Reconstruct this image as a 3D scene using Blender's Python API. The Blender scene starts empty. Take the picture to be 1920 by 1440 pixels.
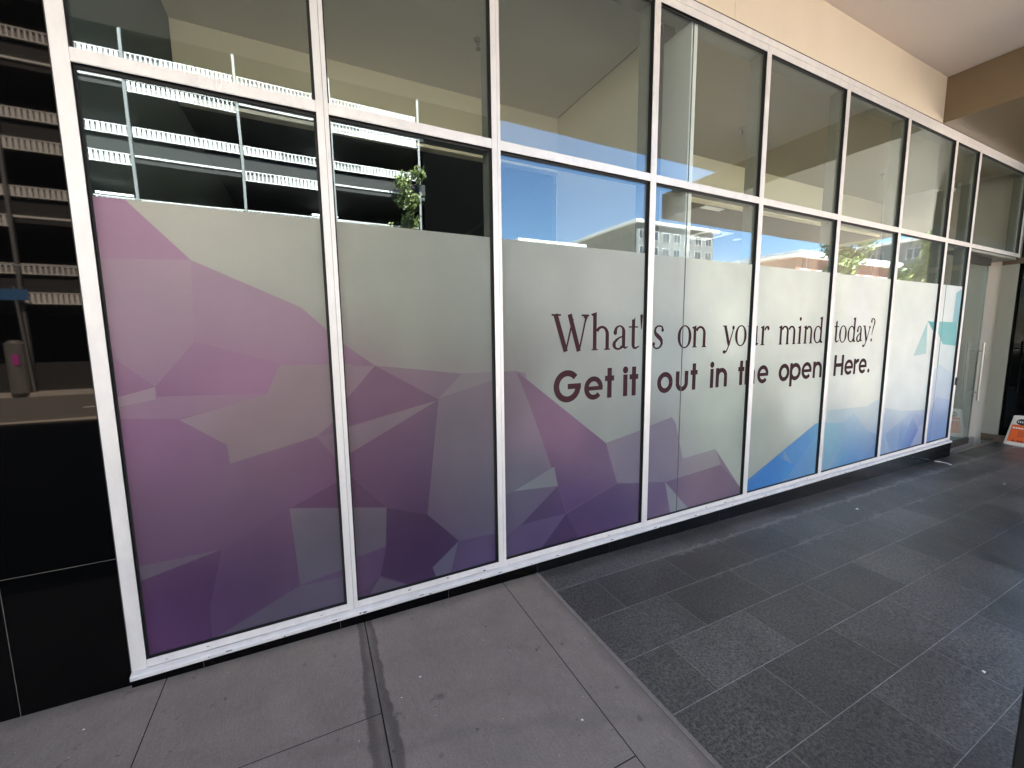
import bpy, bmesh, math, random
from mathutils import Vector, Matrix, noise
S = bpy.context.scene
C = S.collection
R = math.radians
random.seed(7)

# ------------------------------------------------------------------ camera
cam_d = bpy.data.cameras.new('camera')
cam = bpy.data.objects.new('camera', cam_d); C.objects.link(cam)
r_ = Vector((0.896899, -0.442079, -0.011806)); u_ = Vector((0.062124, 0.099518, 0.993095)); f_ = Vector((0.437851, 0.891439, -0.116721))
cam.matrix_world = Matrix(((r_.x, u_.x, -f_.x, -0.0955839), (r_.y, u_.y, -f_.y, -2.2456752), (r_.z, u_.z, -f_.z, 1.51824863), (0, 0, 0, 1)))
cam_d.sensor_width = 36; cam_d.lens = 766.857 / 1920 * 36
cam_d.clip_start = 0.05; cam_d.clip_end = 2000
S.camera = cam

# ------------------------------------------------------------------ sky, sun, exposure
SUN_EL, SUN_AZ = R(50), R(12)      # sun stands behind the building, azimuth measured from +Y towards +X
w = bpy.data.worlds.new('World'); S.world = w; w.use_nodes = True
nt = w.node_tree; nt.nodes.clear()
sky = nt.nodes.new('ShaderNodeTexSky'); sky.sky_type = 'NISHITA'; sky.sun_disc = False
sky.sun_elevation = SUN_EL; sky.sun_rotation = SUN_AZ; sky.air_density = 1.0; sky.dust_density = 0.1; sky.ozone_density = 3.0
bg = nt.nodes.new('ShaderNodeBackground'); bg.inputs['Strength'].default_value = 0.055
wo = nt.nodes.new('ShaderNodeOutputWorld')
nt.links.new(sky.outputs[0], bg.inputs[0]); nt.links.new(bg.outputs[0], wo.inputs[0])
sd = bpy.data.lights.new('sun', 'SUN'); sd.energy = 5; sd.angle = R(0.5); sd.color = (1, 0.935, 0.82)
so = bpy.data.objects.new('sun', sd); C.objects.link(so)
sv = Vector((math.sin(SUN_AZ) * math.cos(SUN_EL), math.cos(SUN_AZ) * math.cos(SUN_EL), math.sin(SUN_EL)))
so.rotation_euler = sv.to_track_quat('Z', 'Y').to_euler(); so.location = sv * 60
S.view_settings.view_transform = 'Standard'; S.view_settings.look = 'None'
S.view_settings.exposure = 3.82; S.view_settings.gamma = 1
S.render.engine = 'CYCLES'
S.cycles.max_bounces = 12; S.cycles.diffuse_bounces = 5; S.cycles.transparent_max_bounces = 16
S.cycles.glossy_bounces = 4

# ------------------------------------------------------------------ helpers
def lin(c):
    c = c / 255.0
    return c / 12.92 if c <= 0.04045 else ((c + 0.055) / 1.055) ** 2.4
def tag(o, label=None, cat=None, group=None, kind=None):
    if label: o['label'] = label
    if cat: o['category'] = cat
    if group: o['group'] = group
    if kind: o['kind'] = kind
    return o
def thing(name, label, cat, loc=(0, 0, 0), group=None):
    o = bpy.data.objects.new(name, None); C.objects.link(o); o.location = loc
    o.empty_display_size = 0.1
    return tag(o, label, cat, group)
class MB:
    def __init__(s): s.v = []; s.f = []; s.c = []
    def box(s, x0, x1, y0, y1, z0, z1):
        n = len(s.v)
        s.v += [(x, y, z) for z in (z0, z1) for y in (y0, y1) for x in (x0, x1)]
        for q in ((0, 2, 3, 1), (4, 5, 7, 6), (0, 1, 5, 4), (2, 6, 7, 3), (0, 4, 6, 2), (1, 3, 7, 5)): s.f.append([n + i for i in q])
        return s
    def poly(s, pts):
        n = len(s.v); s.v += list(pts); s.f.append(list(range(n, n + len(pts)))); return s
    def tube(s, p, q, r0, r1=None, k=10, cap=True):
        r1 = r0 if r1 is None else r1; p = Vector(p); q = Vector(q); d = (q - p).normalized()
        a = d.orthogonal().normalized(); b = d.cross(a); n = len(s.v)
        for P, rr in ((p, r0), (q, r1)):
            for i in range(k):
                t = 2 * math.pi * i / k; s.v.append(tuple(P + (a * math.cos(t) + b * math.sin(t)) * rr))
        for i in range(k): s.f.append([n + i, n + (i + 1) % k, n + k + (i + 1) % k, n + k + i])
        if cap: s.f.append([n + i for i in range(k)][::-1]); s.f.append([n + k + i for i in range(k)])
        return s
    def prism(s, prof, x0, x1):         # profile in (y, z), extruded along x
        n = len(s.v); k = len(prof)
        for x in (x0, x1): s.v += [(x, y, z) for y, z in prof]
        for i in range(k): s.f.append([n + i, n + k + i, n + k + (i + 1) % k, n + (i + 1) % k])
        s.f.append([n + i for i in range(k)]); s.f.append([n + k + i for i in range(k)][::-1])
        return s
    def build(s, name, mat, parent=None, bevel=0, smooth=False, fix=True):
        me = bpy.data.meshes.new(name); me.from_pydata(s.v, [], s.f); me.update()
        if fix:
            bm = bmesh.new(); bm.from_mesh(me); bmesh.ops.recalc_face_normals(bm, faces=bm.faces); bm.to_mesh(me); bm.free()
        o = bpy.data.objects.new(name, me); C.objects.link(o)
        for m_ in (mat if isinstance(mat, (list, tuple)) else [mat]): me.materials.append(m_)
        if parent is not None:
            o.parent = parent
            o.matrix_parent_inverse = Matrix.Translation(parent_world(parent)).inverted()
        if bevel:
            b = o.modifiers.new('bevel', 'BEVEL'); b.width = bevel; b.segments = 2; b.limit_method = 'ANGLE'
        if smooth:
            for f in me.polygons: f.use_smooth = True
        return o
def parent_world(p):
    t = Vector(p.location)
    if p.parent is not None: t = t + parent_world(p.parent) + p.matrix_parent_inverse.to_translation()
    return t
def B(*a): return MB().box(*a)

# ------------------------------------------------------------------ materials
def mat(name, col, rough=0.6, metal=0, spec=0.5, noise_=None, bump=None, coat=0, emit=None):
    """noise_ = (scale, amount, stretch) varies the base colour; bump = (scale, strength, distance)"""
    m = bpy.data.materials.new(name); m.use_nodes = True; t = m.node_tree; b = t.nodes['Principled BSDF']
    b.inputs['Base Color'].default_value = (*col, 1); b.inputs['Roughness'].default_value = rough
    b.inputs['Metallic'].default_value = metal; b.inputs['Specular IOR Level'].default_value = spec
    b.inputs['Coat Weight'].default_value = coat
    tc = t.nodes.new('ShaderNodeTexCoord')
    if noise_:
        sc, am, st = noise_; mp = t.nodes.new('ShaderNodeMapping'); mp.inputs['Scale'].default_value = st
        t.links.new(tc.outputs['Object'], mp.inputs[0])
        n = t.nodes.new('ShaderNodeTexNoise'); n.inputs['Scale'].default_value = sc; n.inputs['Detail'].default_value = 6; n.inputs['Roughness'].default_value = 0.65
        t.links.new(mp.outputs[0], n.inputs['Vector'])
        cr = t.nodes.new('ShaderNodeMapRange'); cr.inputs[1].default_value = 0.25; cr.inputs[2].default_value = 0.75
        cr.inputs[3].default_value = 1 - am; cr.inputs[4].default_value = 1 + am
        t.links.new(n.outputs['Fac'], cr.inputs[0])
        mx = t.nodes.new('ShaderNodeMix'); mx.data_type = 'RGBA'; mx.blend_type = 'MULTIPLY'; mx.inputs[0].default_value = 1
        mx.inputs[6].default_value = (*col, 1); t.links.new(cr.outputs[0], mx.inputs[7]); t.links.new(mx.outputs[2], b.inputs['Base Color'])
        rr = t.nodes.new('ShaderNodeMapRange'); rr.inputs[3].default_value = max(0, rough - 0.08); rr.inputs[4].default_value = min(1, rough + 0.08)
        t.links.new(n.outputs['Fac'], rr.inputs[0]); t.links.new(rr.outputs[0], b.inputs['Roughness'])
    if bump:
        n2 = t.nodes.new('ShaderNodeTexNoise'); n2.inputs['Scale'].default_value = bump[0]; n2.inputs['Detail'].default_value = 3
        t.links.new(tc.outputs['Object'], n2.inputs['Vector'])
        bp = t.nodes.new('ShaderNodeBump'); bp.inputs['Strength'].default_value = bump[1]; bp.inputs['Distance'].default_value = bump[2]
        t.links.new(n2.outputs['Fac'], bp.inputs['Height']); t.links.new(bp.outputs[0], b.inputs['Normal'])
    if emit: b.inputs['Emission Color'].default_value = (*emit[0], 1); b.inputs['Emission Strength'].default_value = emit[1]
    return m
def glass_mat(name, tint, ior, rough=0.0, haze=0.0):
    m = bpy.data.materials.new(name); m.use_nodes = True; t = m.node_tree; t.nodes.clear()
    tr = t.nodes.new('ShaderNodeBsdfTransparent'); tr.inputs[0].default_value = (*tint, 1)
    gl = t.nodes.new('ShaderNodeBsdfGlossy'); gl.inputs['Roughness'].default_value = rough; gl.inputs[0].default_value = (.80, .93, 1, 1)
    fr = t.nodes.new('ShaderNodeFresnel'); fr.inputs[0].default_value = ior
    gm = t.nodes.new('ShaderNodeNewGeometry'); mr_ = t.nodes.new('ShaderNodeMapRange'); mr_.inputs[3].default_value = ior; mr_.inputs[4].default_value = 1 / ior
    t.links.new(gm.outputs['Backfacing'], mr_.inputs[0]); t.links.new(mr_.outputs[0], fr.inputs[0])
    mx = t.nodes.new('ShaderNodeMixShader'); o = t.nodes.new('ShaderNodeOutputMaterial')
    t.links.new(fr.outputs[0], mx.inputs[0]); t.links.new(tr.outputs[0], mx.inputs[1]); t.links.new(gl.outputs[0], mx.inputs[2])
    # very faint waviness so that reflections break slightly
    tc = t.nodes.new('ShaderNodeTexCoord'); n = t.nodes.new('ShaderNodeTexNoise'); n.inputs['Scale'].default_value = 1.6; n.inputs['Detail'].default_value = 0
    bp = t.nodes.new('ShaderNodeBump'); bp.inputs['Strength'].default_value = 0.22; bp.inputs['Distance'].default_value = 0.004
    t.links.new(tc.outputs['Object'], n.inputs['Vector']); t.links.new(n.outputs['Fac'], bp.inputs['Height']); t.links.new(bp.outputs[0], gl.inputs['Normal'])
    last = mx
    if haze:
        d = t.nodes.new('ShaderNodeBsdfDiffuse'); d.inputs[0].default_value = (.6, .62, .6, 1)
        m2 = t.nodes.new('ShaderNodeMixShader'); m2.inputs[0].default_value = haze
        t.links.new(mx.outputs[0], m2.inputs[1]); t.links.new(d.outputs[0], m2.inputs[2]); last = m2
    t.links.new(last.outputs[0], o.inputs[0]); return m
def film_mat():
    m = bpy.data.materials.new('printed_vinyl'); m.use_nodes = True; t = m.node_tree; t.nodes.clear()
    at = t.nodes.new('ShaderNodeAttribute'); at.attribute_name = 'print'
    tc = t.nodes.new('ShaderNodeTexCoord'); n = t.nodes.new('ShaderNodeTexNoise'); n.inputs['Scale'].default_value = 420; n.inputs['Detail'].default_value = 2
    t.links.new(tc.outputs['Object'], n.inputs['Vector'])
    mr = t.nodes.new('ShaderNodeMapRange'); mr.inputs[3].default_value = 0.93; mr.inputs[4].default_value = 1.07; t.links.new(n.outputs['Fac'], mr.inputs[0])
    n2 = t.nodes.new('ShaderNodeTexNoise'); n2.inputs['Scale'].default_value = 3.2; n2.inputs['Detail'].default_value = 5; t.links.new(tc.outputs['Object'], n2.inputs['Vector'])
    m2 = t.nodes.new('ShaderNodeMapRange'); m2.inputs[1].default_value = .3; m2.inputs[2].default_value = .7; m2.inputs[3].default_value = .95; m2.inputs[4].default_value = 1.05; t.links.new(n2.outputs['Fac'], m2.inputs[0])
    mm = t.nodes.new('ShaderNodeMath'); mm.operation = 'MULTIPLY'; t.links.new(mr.outputs[0], mm.inputs[0]); t.links.new(m2.outputs[0], mm.inputs[1])
    mx = t.nodes.new('ShaderNodeMix'); mx.data_type = 'RGBA'; mx.blend_type = 'MULTIPLY'; mx.inputs[0].default_value = 1
    t.links.new(at.outputs['Color'], mx.inputs[6]); t.links.new(mm.outputs[0], mx.inputs[7])
    d = t.nodes.new('ShaderNodeBsdfDiffuse'); tl = t.nodes.new('ShaderNodeBsdfTranslucent'); g = t.nodes.new('ShaderNodeBsdfGlossy'); g.inputs['Roughness'].default_value = 0.35
    t.links.new(mx.outputs[2], d.inputs[0]); t.links.new(mx.outputs[2], tl.inputs[0])
    a = t.nodes.new('ShaderNodeMixShader'); a.inputs[0].default_value = 0.3
    t.links.new(d.outputs[0], a.inputs[1]); t.links.new(tl.outputs[0], a.inputs[2])
    fr = t.nodes.new('ShaderNodeFresnel'); fr.inputs[0].default_value = 1.3
    b = t.nodes.new('ShaderNodeMixShader'); t.links.new(fr.outputs[0], b.inputs[0]); t.links.new(a.outputs[0], b.inputs[1]); t.links.new(g.outputs[0], b.inputs[2])
    o = t.nodes.new('ShaderNodeOutputMaterial'); t.links.new(b.outputs[0], o.inputs[0]); return m

M = {}
M['alu'] = mat('silver_anodised_aluminium', (.75, .715, .695), .42, .32, noise_=(14, .09, (1, 1, .35)), bump=(600, .05, .0005))
M['alu_in'] = mat('grey_painted_aluminium', (.27, .265, .225), .5, .1)
M['gasket'] = mat('black_gasket', (.008, .008, .008), .6)
M['glass'] = glass_mat('clear_glazing', (.95, .97, .95), 1.85)
M['doorglass'] = glass_mat('door_glass', (.82, .86, .82), 1.9, haze=.06)
M['film'] = film_mat()
M['ink'] = mat('dark_maroon_vinyl', (.052, .022, .026), .8, spec=.08)
M['joint'] = mat('silicone_joint', (.06, .08, .08), .5)
M['fascia'] = mat('cream_render', (.64, .535, .41), .8, noise_=(2.5, .04, (1, 1, 1)), bump=(350, .25, .002))
M['soffit'] = mat('stippled_ceiling_paint', (.70, .60, .52), .85, noise_=(160, .07, (1, 1, 1)), bump=(260, .5, .003))
M['bronze'] = mat('bronze_metal_panel', (.19, .135, .08), .38, .35, noise_=(3, .06, (1, 1, 1)))
M['granite'] = mat('polished_black_granite', (.0015, .0015, .0016), .02, 0, .20)
M['granite'].node_tree.nodes['Principled BSDF'].inputs['Specular Tint'].default_value = (1, .86, .76, 1)
M['grout_dark'] = mat('granite_joint', (.10, .09, .075), .8)
M['steel'] = mat('brushed_steel', (.30, .28, .26), .35, .9)
M['darkmetal'] = mat('dark_brown_metal', (.03, .024, .02), .5, .3)
M['rubber'] = mat('black_plastic', (.015, .014, .014), .5)
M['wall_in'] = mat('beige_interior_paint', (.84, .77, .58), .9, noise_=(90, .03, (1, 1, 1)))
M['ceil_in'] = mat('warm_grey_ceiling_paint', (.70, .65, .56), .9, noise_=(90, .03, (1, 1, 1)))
M['ceil_r'] = mat('dimmed_ceiling_paint', (.40, .35, .265), .9, noise_=(90, .03, (1, 1, 1)))  # darkened copy of the ceiling paint, offsets the brighter right room
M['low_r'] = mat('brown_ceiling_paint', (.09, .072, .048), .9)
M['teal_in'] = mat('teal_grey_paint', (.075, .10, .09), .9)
M['dark_in'] = mat('unlit_interior_tone', (.05, .056, .055), .8)  # dark tone stands in for the unlit depth of the left room
M['carpet'] = mat('pale_screed_floor', (.45, .43, .40), .8)
M['white'] = mat('white_paint', (.82, .82, .80), .5)
M['pinkwhite'] = mat('off_white_wall_paint', (.62, .57, .52), .85, noise_=(150, .04, (1, 1, 1)))
M['scrap'] = mat('white_paper', (.85, .85, .83), .7)
M['orange'] = mat('orange_print', (.78, .11, .012), .6, noise_=(40, .12, (1, 1, 1)))
M['bagpaper'] = mat('white_paper_sack', (.72, .66, .60), .8, bump=(60, .5, .004))
M['blackink'] = mat('black_print', (.02, .02, .02), .6)
M['louvre'] = mat('white_corrugated_sheet', (.74, .73, .70), .5)
M['louvre_back'] = mat('grey_mesh', (.20, .20, .20), .7)
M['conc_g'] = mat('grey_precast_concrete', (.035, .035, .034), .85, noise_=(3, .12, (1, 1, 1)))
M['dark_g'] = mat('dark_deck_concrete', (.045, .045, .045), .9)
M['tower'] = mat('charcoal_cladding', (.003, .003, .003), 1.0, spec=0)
M['post_g'] = mat('grey_steel_post', (.22, .22, .22), .5, .4)
M['asphalt'] = mat('asphalt', (.16, .15, .14), .9, noise_=(60, .2, (1, 1, 1)))
M['path'] = mat('pale_footpath_concrete', (.45, .41, .37), .9, noise_=(4, .1, (1, 1, 1)))
M['kerb'] = mat('kerb_concrete', (.50, .45, .40), .9)
M['line'] = mat('road_paint', (.75, .75, .72), .7)
M['bark'] = mat('bark', (.10, .08, .06), .9)
M['leaf'] = mat('leaf', (.09, .13, .035), .55, noise_=(9, .5, (1, 1, 1)))
M['leaf2'] = mat('leaf_sunlit', (.26, .30, .09), .55, noise_=(9, .5, (1, 1, 1)))  # paler green put in for sunlit leaves
M['grey_wall'] = mat('shaded_grey_render', (.22, .21, .19), .9)
M['trim'] = mat('shade_darkened_trim', (.38, .38, .37), .7)  # white frames darkened in colour to read as shaded
M['apt'] = mat('shade_darkened_render', (.13, .13, .13), .85, noise_=(.6, .08, (1, 1, 1)))  # colour lowered so the sunlit walls read as shaded
M['aptw'] = mat('white_trim', (.8, .8, .78), .7)
M['aptglass'] = mat('dark_window_glass', (.03, .035, .04), .15, 0, .6)
M['brick'] = mat('red_brick', (.20, .085, .065), .9, noise_=(2, .2, (1, 1, 1)))
M['blue'] = mat('blue_sign', (.05, .15, .33), .5)
M['binm'] = mat('bin_steel', (.30, .29, .28), .4, .6)
M['magenta'] = mat('magenta_sticker', (.5, .05, .35), .6)
M['lamp'] = mat('tube_lamp', (.9, .9, .9), .5, emit=((1, 1, .97), 2.0))
M['sealant'] = mat('beige_sealant', (.24, .205, .175), .8, noise_=(40, .2, (1, 1, 1)))
M['grout'] = mat('pale_grout', (.34, .33, .32), .85, noise_=(5, .65, (1, 1, 1)))
M['gap'] = mat('dark_joint_filler', (.012, .011, .010), .9)

def concrete_mat():
    m = mat('brushed_footpath_concrete', (.250, .205, .172), .8, bump=(300, .35, .0015)); t = m.node_tree; b = t.nodes['Principled BSDF']
    g = t.nodes.new('ShaderNodeNewGeometry'); sx = t.nodes.new('ShaderNodeSeparateXYZ'); t.links.new(g.outputs['Position'], sx.inputs[0])
    def N(sc, det=4, stretch=(1, 1, 1), rough=.6):
        mp = t.nodes.new('ShaderNodeMapping'); mp.inputs['Scale'].default_value = stretch; t.links.new(g.outputs['Position'], mp.inputs[0])
        n = t.nodes.new('ShaderNodeTexNoise'); n.inputs['Scale'].default_value = sc; n.inputs['Detail'].default_value = det; n.inputs['Roughness'].default_value = rough
        t.links.new(mp.outputs[0], n.inputs['Vector']); return n.outputs['Fac']
    def MR(x, a, b_, c, d):
        q = t.nodes.new('ShaderNodeMapRange'); q.inputs[1].default_value = a; q.inputs[2].default_value = b_; q.inputs[3].default_value = c; q.inputs[4].default_value = d
        t.links.new(x, q.inputs[0]); return q.outputs[0]
    def MA(op, x, y=None):
        q = t.nodes.new('ShaderNodeMath'); q.operation = op
        for i, a in enumerate((x, y)):
            if isinstance(a, (int, float)): q.inputs[i].default_value = a
            elif a is not None: t.links.new(a, q.inputs[i])
        return q.outputs[0]
    broom = MR(N(60, 5, (6, .35, 1)), .3, .7, .88, 1.10)
    grain = MA('MULTIPLY', MR(N(160, 3, rough=.7), .32, .68, .86, 1.14), MR(N(420, 2), .34, .66, .88, 1.13))
    cloud = MA('MULTIPLY', MR(N(2.2, 5), .3, .7, .89, 1.11), MR(N(7, 5, rough=.7), .35, .7, 1.04, .92))
    spots = MR(N(13, 3, rough=.5), .68, .76, 1, .66)
    spots2 = MR(N(26, 3, rough=.5), .70, .75, 1, .60)
    fleck = MR(N(75, 2, rough=.4), .775, .79, 1, 2.6)
    cast = MR(MA('ABSOLUTE', MA('SUBTRACT', MA('ADD', sx.outputs['Y'], MA('MULTIPLY', sx.outputs['X'], .35)), MA('ADD', -.72, MR(N(4, 4), .3, .7, -.06, .06)))), .0, .05, .90, 1)
    # stained strip either side of the joint at x = 0.08 (a soaked-in stain with its own outline)
    xx = MA('ADD', sx.outputs['X'], MR(N(9, 4), .3, .7, -.012, .012))
    dist = MA('ABSOLUTE', MA('SUBTRACT', MA('ADD', xx, MA('MULTIPLY', sx.outputs['Y'], -.012)), .080), None)
    dist = MA('DIVIDE', dist, MA('ADD', .86, MA('MULTIPLY', MA('ABSOLUTE', sx.outputs['Y'], None), .55)))
    band = MR(dist, .040, .048, .50, 1)
    inner = MR(dist, .010, .026, 1.35, 1)
    v = MA('MULTIPLY', MA('MULTIPLY', MA('MULTIPLY', broom, grain), MA('MULTIPLY', fleck, cast)), MA('MULTIPLY', cloud, spots))
    v = MA('MULTIPLY', v, MA('MULTIPLY', spots2, MA('MULTIPLY', band, inner)))
    # darker towards the plinth; grime along the sealant strip
    near_plinth = MR(MA('ADD', sx.outputs['Y'], MR(N(6, 4), .3, .7, -.03, .03)), -.09, -.015, 1, .72)
    v = MA('MULTIPLY', v, near_plinth)
    ge = MR(MA('ADD', sx.outputs['X'], MR(N(5, 4), .3, .7, -.02, .02)), 1.10, 1.15, 1, .78)
    v = MA('MULTIPLY', v, ge)
    mx = t.nodes.new('ShaderNodeMix'); mx.data_type = 'RGBA'; mx.blend_type = 'MULTIPLY'; mx.inputs[0].default_value = 1
    mx.inputs[6].default_value = (.250, .205, .172, 1); t.links.new(v, mx.inputs[7]); t.links.new(mx.outputs[2], b.inputs['Base Color'])
    return m
def tile_mat():
    m = bpy.data.materials.new('flamed_dark_granite_paver'); m.use_nodes = True; t = m.node_tree; b = t.nodes['Principled BSDF']
    b.inputs['Roughness'].default_value = .5; b.inputs['Specular IOR Level'].default_value = .62
    g = t.nodes.new('ShaderNodeNewGeometry'); sx = t.nodes.new('ShaderNodeSeparateXYZ'); t.links.new(g.outputs['Position'], sx.inputs[0])
    at = t.nodes.new('ShaderNodeAttribute'); at.attribute_name = 'tone'
    def N(sc, det=4, stretch=(1, 1, 1), rough=.6):
        mp = t.nodes.new('ShaderNodeMapping'); mp.inputs['Scale'].default_value = stretch; t.links.new(g.outputs['Position'], mp.inputs[0])
        n = t.nodes.new('ShaderNodeTexNoise'); n.inputs['Scale'].default_value = sc; n.inputs['Detail'].default_value = det; n.inputs['Roughness'].default_value = rough
        t.links.new(mp.outputs[0], n.inputs['Vector']); return n.outputs['Fac']
    def MR(x, a, b_, c, d):
        q = t.nodes.new('ShaderNodeMapRange'); q.inputs[1].default_value = a; q.inputs[2].default_value = b_; q.inputs[3].default_value = c; q.inputs[4].default_value = d
        t.links.new(x, q.inputs[0]); return q.outputs[0]
    def MA(op, x, y=None):
        q = t.nodes.new('ShaderNodeMath'); q.operation = op
        for i, a in enumerate((x, y)):
            if isinstance(a, (int, float)): q.inputs[i].default_value = a
            elif a is not None: t.links.new(a, q.inputs[i])
        return q.outputs[0]
    speck = MA('MULTIPLY', MR(N(80, 4, rough=.8), .36, .64, .22, 2.0), MR(N(260, 2), .34, .66, .75, 1.3))
    cloud = MA('MULTIPLY', MR(N(1.7, 5), .3, .7, .82, 1.22), MR(N(6, 5, rough=.7), .35, .65, .90, 1.12))
    v = MA('MULTIPLY', MA('MULTIPLY', speck, cloud), at.outputs['Fac'])
    # pale salt streaks along the first two course joints: blotchy lines that follow the joints
    def streak(y0, wd, th):
        d = MA('ABSOLUTE', MA('SUBTRACT', MA('ADD', sx.outputs['Y'], MR(N(11, 6, rough=.75), .3, .7, -.045, .045)), y0))
        core = MR(d, 0, wd, 1, 0)
        return MA('MULTIPLY', core, MR(N(3.1, 4, (1, .4, 1)), th, th + .14, 0, 1))
    xin = MR(sx.outputs['X'], 1.9, 2.5, 0, 1)
    st = MA('MULTIPLY', MA('MAXIMUM', streak(-.235, .028, .36), MA('MULTIPLY', streak(-.544, .018, .46), .7)), xin)
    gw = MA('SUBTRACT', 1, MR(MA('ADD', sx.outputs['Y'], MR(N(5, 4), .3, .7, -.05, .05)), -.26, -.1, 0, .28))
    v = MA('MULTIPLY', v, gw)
    mx = t.nodes.new('ShaderNodeMix'); mx.data_type = 'RGBA'; mx.blend_type = 'MULTIPLY'; mx.inputs[0].default_value = 1
    mx.inputs[6].default_value = (.057, .052, .048, 1); t.links.new(v, mx.inputs[7])
    m2 = t.nodes.new('ShaderNodeMix'); m2.data_type = 'RGBA'; t.links.new(MA('MULTIPLY', st, .85), m2.inputs[0])
    t.links.new(mx.outputs[2], m2.inputs[6]); m2.inputs[7].default_value = (.24, .22, .20, 1)
    t.links.new(m2.outputs[2], b.inputs['Base Color'])
    t.links.new(MR(N(3, 4), .3, .7, .30, .44), b.inputs['Roughness'])
    bp = t.nodes.new('ShaderNodeBump'); bp.inputs['Strength'].default_value = .7; bp.inputs['Distance'].default_value = .0015
    t.links.new(N(170, 3), bp.inputs['Height']); t.links.new(bp.outputs[0], b.inputs['Normal'])
    return m
M['concrete'] = concrete_mat(); M['tile'] = tile_mat()

# ------------------------------------------------------------------ ground
def gz(x, y):
    x = max(-8, min(14, x)); return -0.0288 - 0.01832 * x + 0.01863 * max(-9.6, min(1.0, y))
def slab_mesh(rects, dz, name, material, parent=None, tone=False, nx=1):
    mb = MB(); tones = []
    for x0, x1, y0, y1 in rects:
        n = max(1, int((x1 - x0) / 3)) if nx == 0 else 1
        for i in range(n):
            a = x0 + (x1 - x0) * i / n; b = x0 + (x1 - x0) * (i + 1) / n
            mb.poly([(a, y0, gz(a, y0) + dz), (b, y0, gz(b, y0) + dz), (b, y1, gz(b, y1) + dz), (a, y1, gz(a, y1) + dz)])
            tones.append(random.choice([.74, .85, .93, 1, 1, 1.06, 1.15, 1.35]) * random.uniform(.95, 1.05))
    o = mb.build(name, material, parent, fix=False)
    if tone:
        ca = o.data.color_attributes.new('tone', 'FLOAT_COLOR', 'CORNER')
        for p in o.data.polygons:
            for li in p.loop_indices: ca.data[li].color = (tones[p.index],) * 3 + (1,)
    return o
g = MB().poly([(-400, -400, -1.3), (400, -400, -1.3), (400, 400, -1.3), (-400, 400, -1.3)]).build('ground', M['path'], fix=False); tag(g, kind='structure')
# dark bed under the slabs (seen in the joints), concrete slabs, sealant strip, tile grout bed, tiles
tag(slab_mesh([(-30, 1.165, -9.35, .05)], -.006, 'joint_filler', M['gap'], nx=0), kind='structure')
J = .0022
rc = [(-30, -.774 - J, -9.35, -1.2), (-2.2, -.774 - J, -1.2 + .004, .02), (-30, -2.2 - .004, -1.2 + .004, .02),
      (-.774 + J, .080 - J * 1.3, -.617 + J * .8, .02), (-.774 + J, .080 - J * 1.3, -1.8, -.617 - J * .8), (-.774 + J, .080 - J * 1.3, -9.35, -1.804),
      (.080 + J * 1.3, .917 - J, -1.211 + J, .02), (.080 + J * 1.3, .917 - J, -2.4, -1.211 - J), (.080 + J * 1.3, .917 - J, -9.35, -2.404),
      (.917 + J, 1.152, -9.35, .02)]
fo = slab_mesh(rc, 0, 'footpath', M['concrete']); tag(fo, kind='structure')
tag(slab_mesh([(1.1525, 1.1745, -9.35, .02)], .0015, 'sealant_strip', M['sealant']), kind='structure')
tag(slab_mesh([(1.16, 14, -4.62, .06)], -.0012, 'grout_bed', M['grout']), kind='structure')
ys = [.045, -.235] + [-.544 - .3035 * i for i in range(14)]
tl = []
for r in range(len(ys) - 1):
    y1, y0 = ys[r] - .0015, ys[r + 1] + .0015
    off = 1.770 if r % 2 == 0 else 1.468
    x = off - .6
    while x < 13.2:
        a = max(1.176, x + .0011); b = x + .6 - .0011
        if b > 1.2: tl.append((a, b, y0, y1))
        x += .6
random.seed(11)
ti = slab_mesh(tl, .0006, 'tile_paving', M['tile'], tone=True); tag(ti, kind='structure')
# the one clearly paler paver and its neighbours
ca = ti.data.color_attributes['tone']
for p in ti.data.polygons:
    c = p.center
    if abs(c.x - 1.77) < .25 and abs(c.y + 1.0) < .15: tt = 1.5
    elif abs(c.x - 4.75) < .3 and abs(c.y + .7) < .15: tt = 1.5
    elif abs(c.x - 2.66) < .3 and abs(c.y + 1.6) < .16: tt = 1.3
    elif abs(c.x - 2.66) < .32 and abs(c.y + 1.3) < .16: tt = 1.25
    else: continue
    for li in p.loop_indices: ca.data[li].color = (tt, tt, tt, 1)
tag(slab_mesh([(1.1745, 30, -9.35, -4.62)], 0, 'footpath', M['path'], nx=0), kind='structure')
tag(slab_mesh([(14, 30, -4.62, .06)], 0, 'footpath', M['path']), kind='structure')
kb = MB()
for i in range(40):
    x0 = -50 + i * 4; z = gz(x0, -9.4)
    kb.box(x0 + .01, x0 + 3.99, -9.52, -9.35, z - .4, z + .002)
tag(kb.build('kerb', M['kerb'], bevel=.01), kind='structure')
rm = MB().poly([(-200, -17.5, -.36), (200, -17.5, -.36), (200, -9.52, -.36), (-200, -9.52, -.36)])
tag(rm.build('road', M['asphalt'], fix=False), kind='structure')
lm = MB()
for i in range(30): lm.box(-60 + i * 6, -57 + i * 6, -13.6, -13.48, -.36, -.352)
lm.box(-100, 100, -10.2, -10.1, -.36, -.352)
tag(lm.build('road_marking', M['line']), kind='structure')
tag(B(-200, 200, -19.6, -17.5, -.9, -.22).build('far_footpath', M['path']), kind='structure')

M['bronze_dark'] = mat('dark_bronze_bar', (.10, .07, .045), .5, .3)

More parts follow.
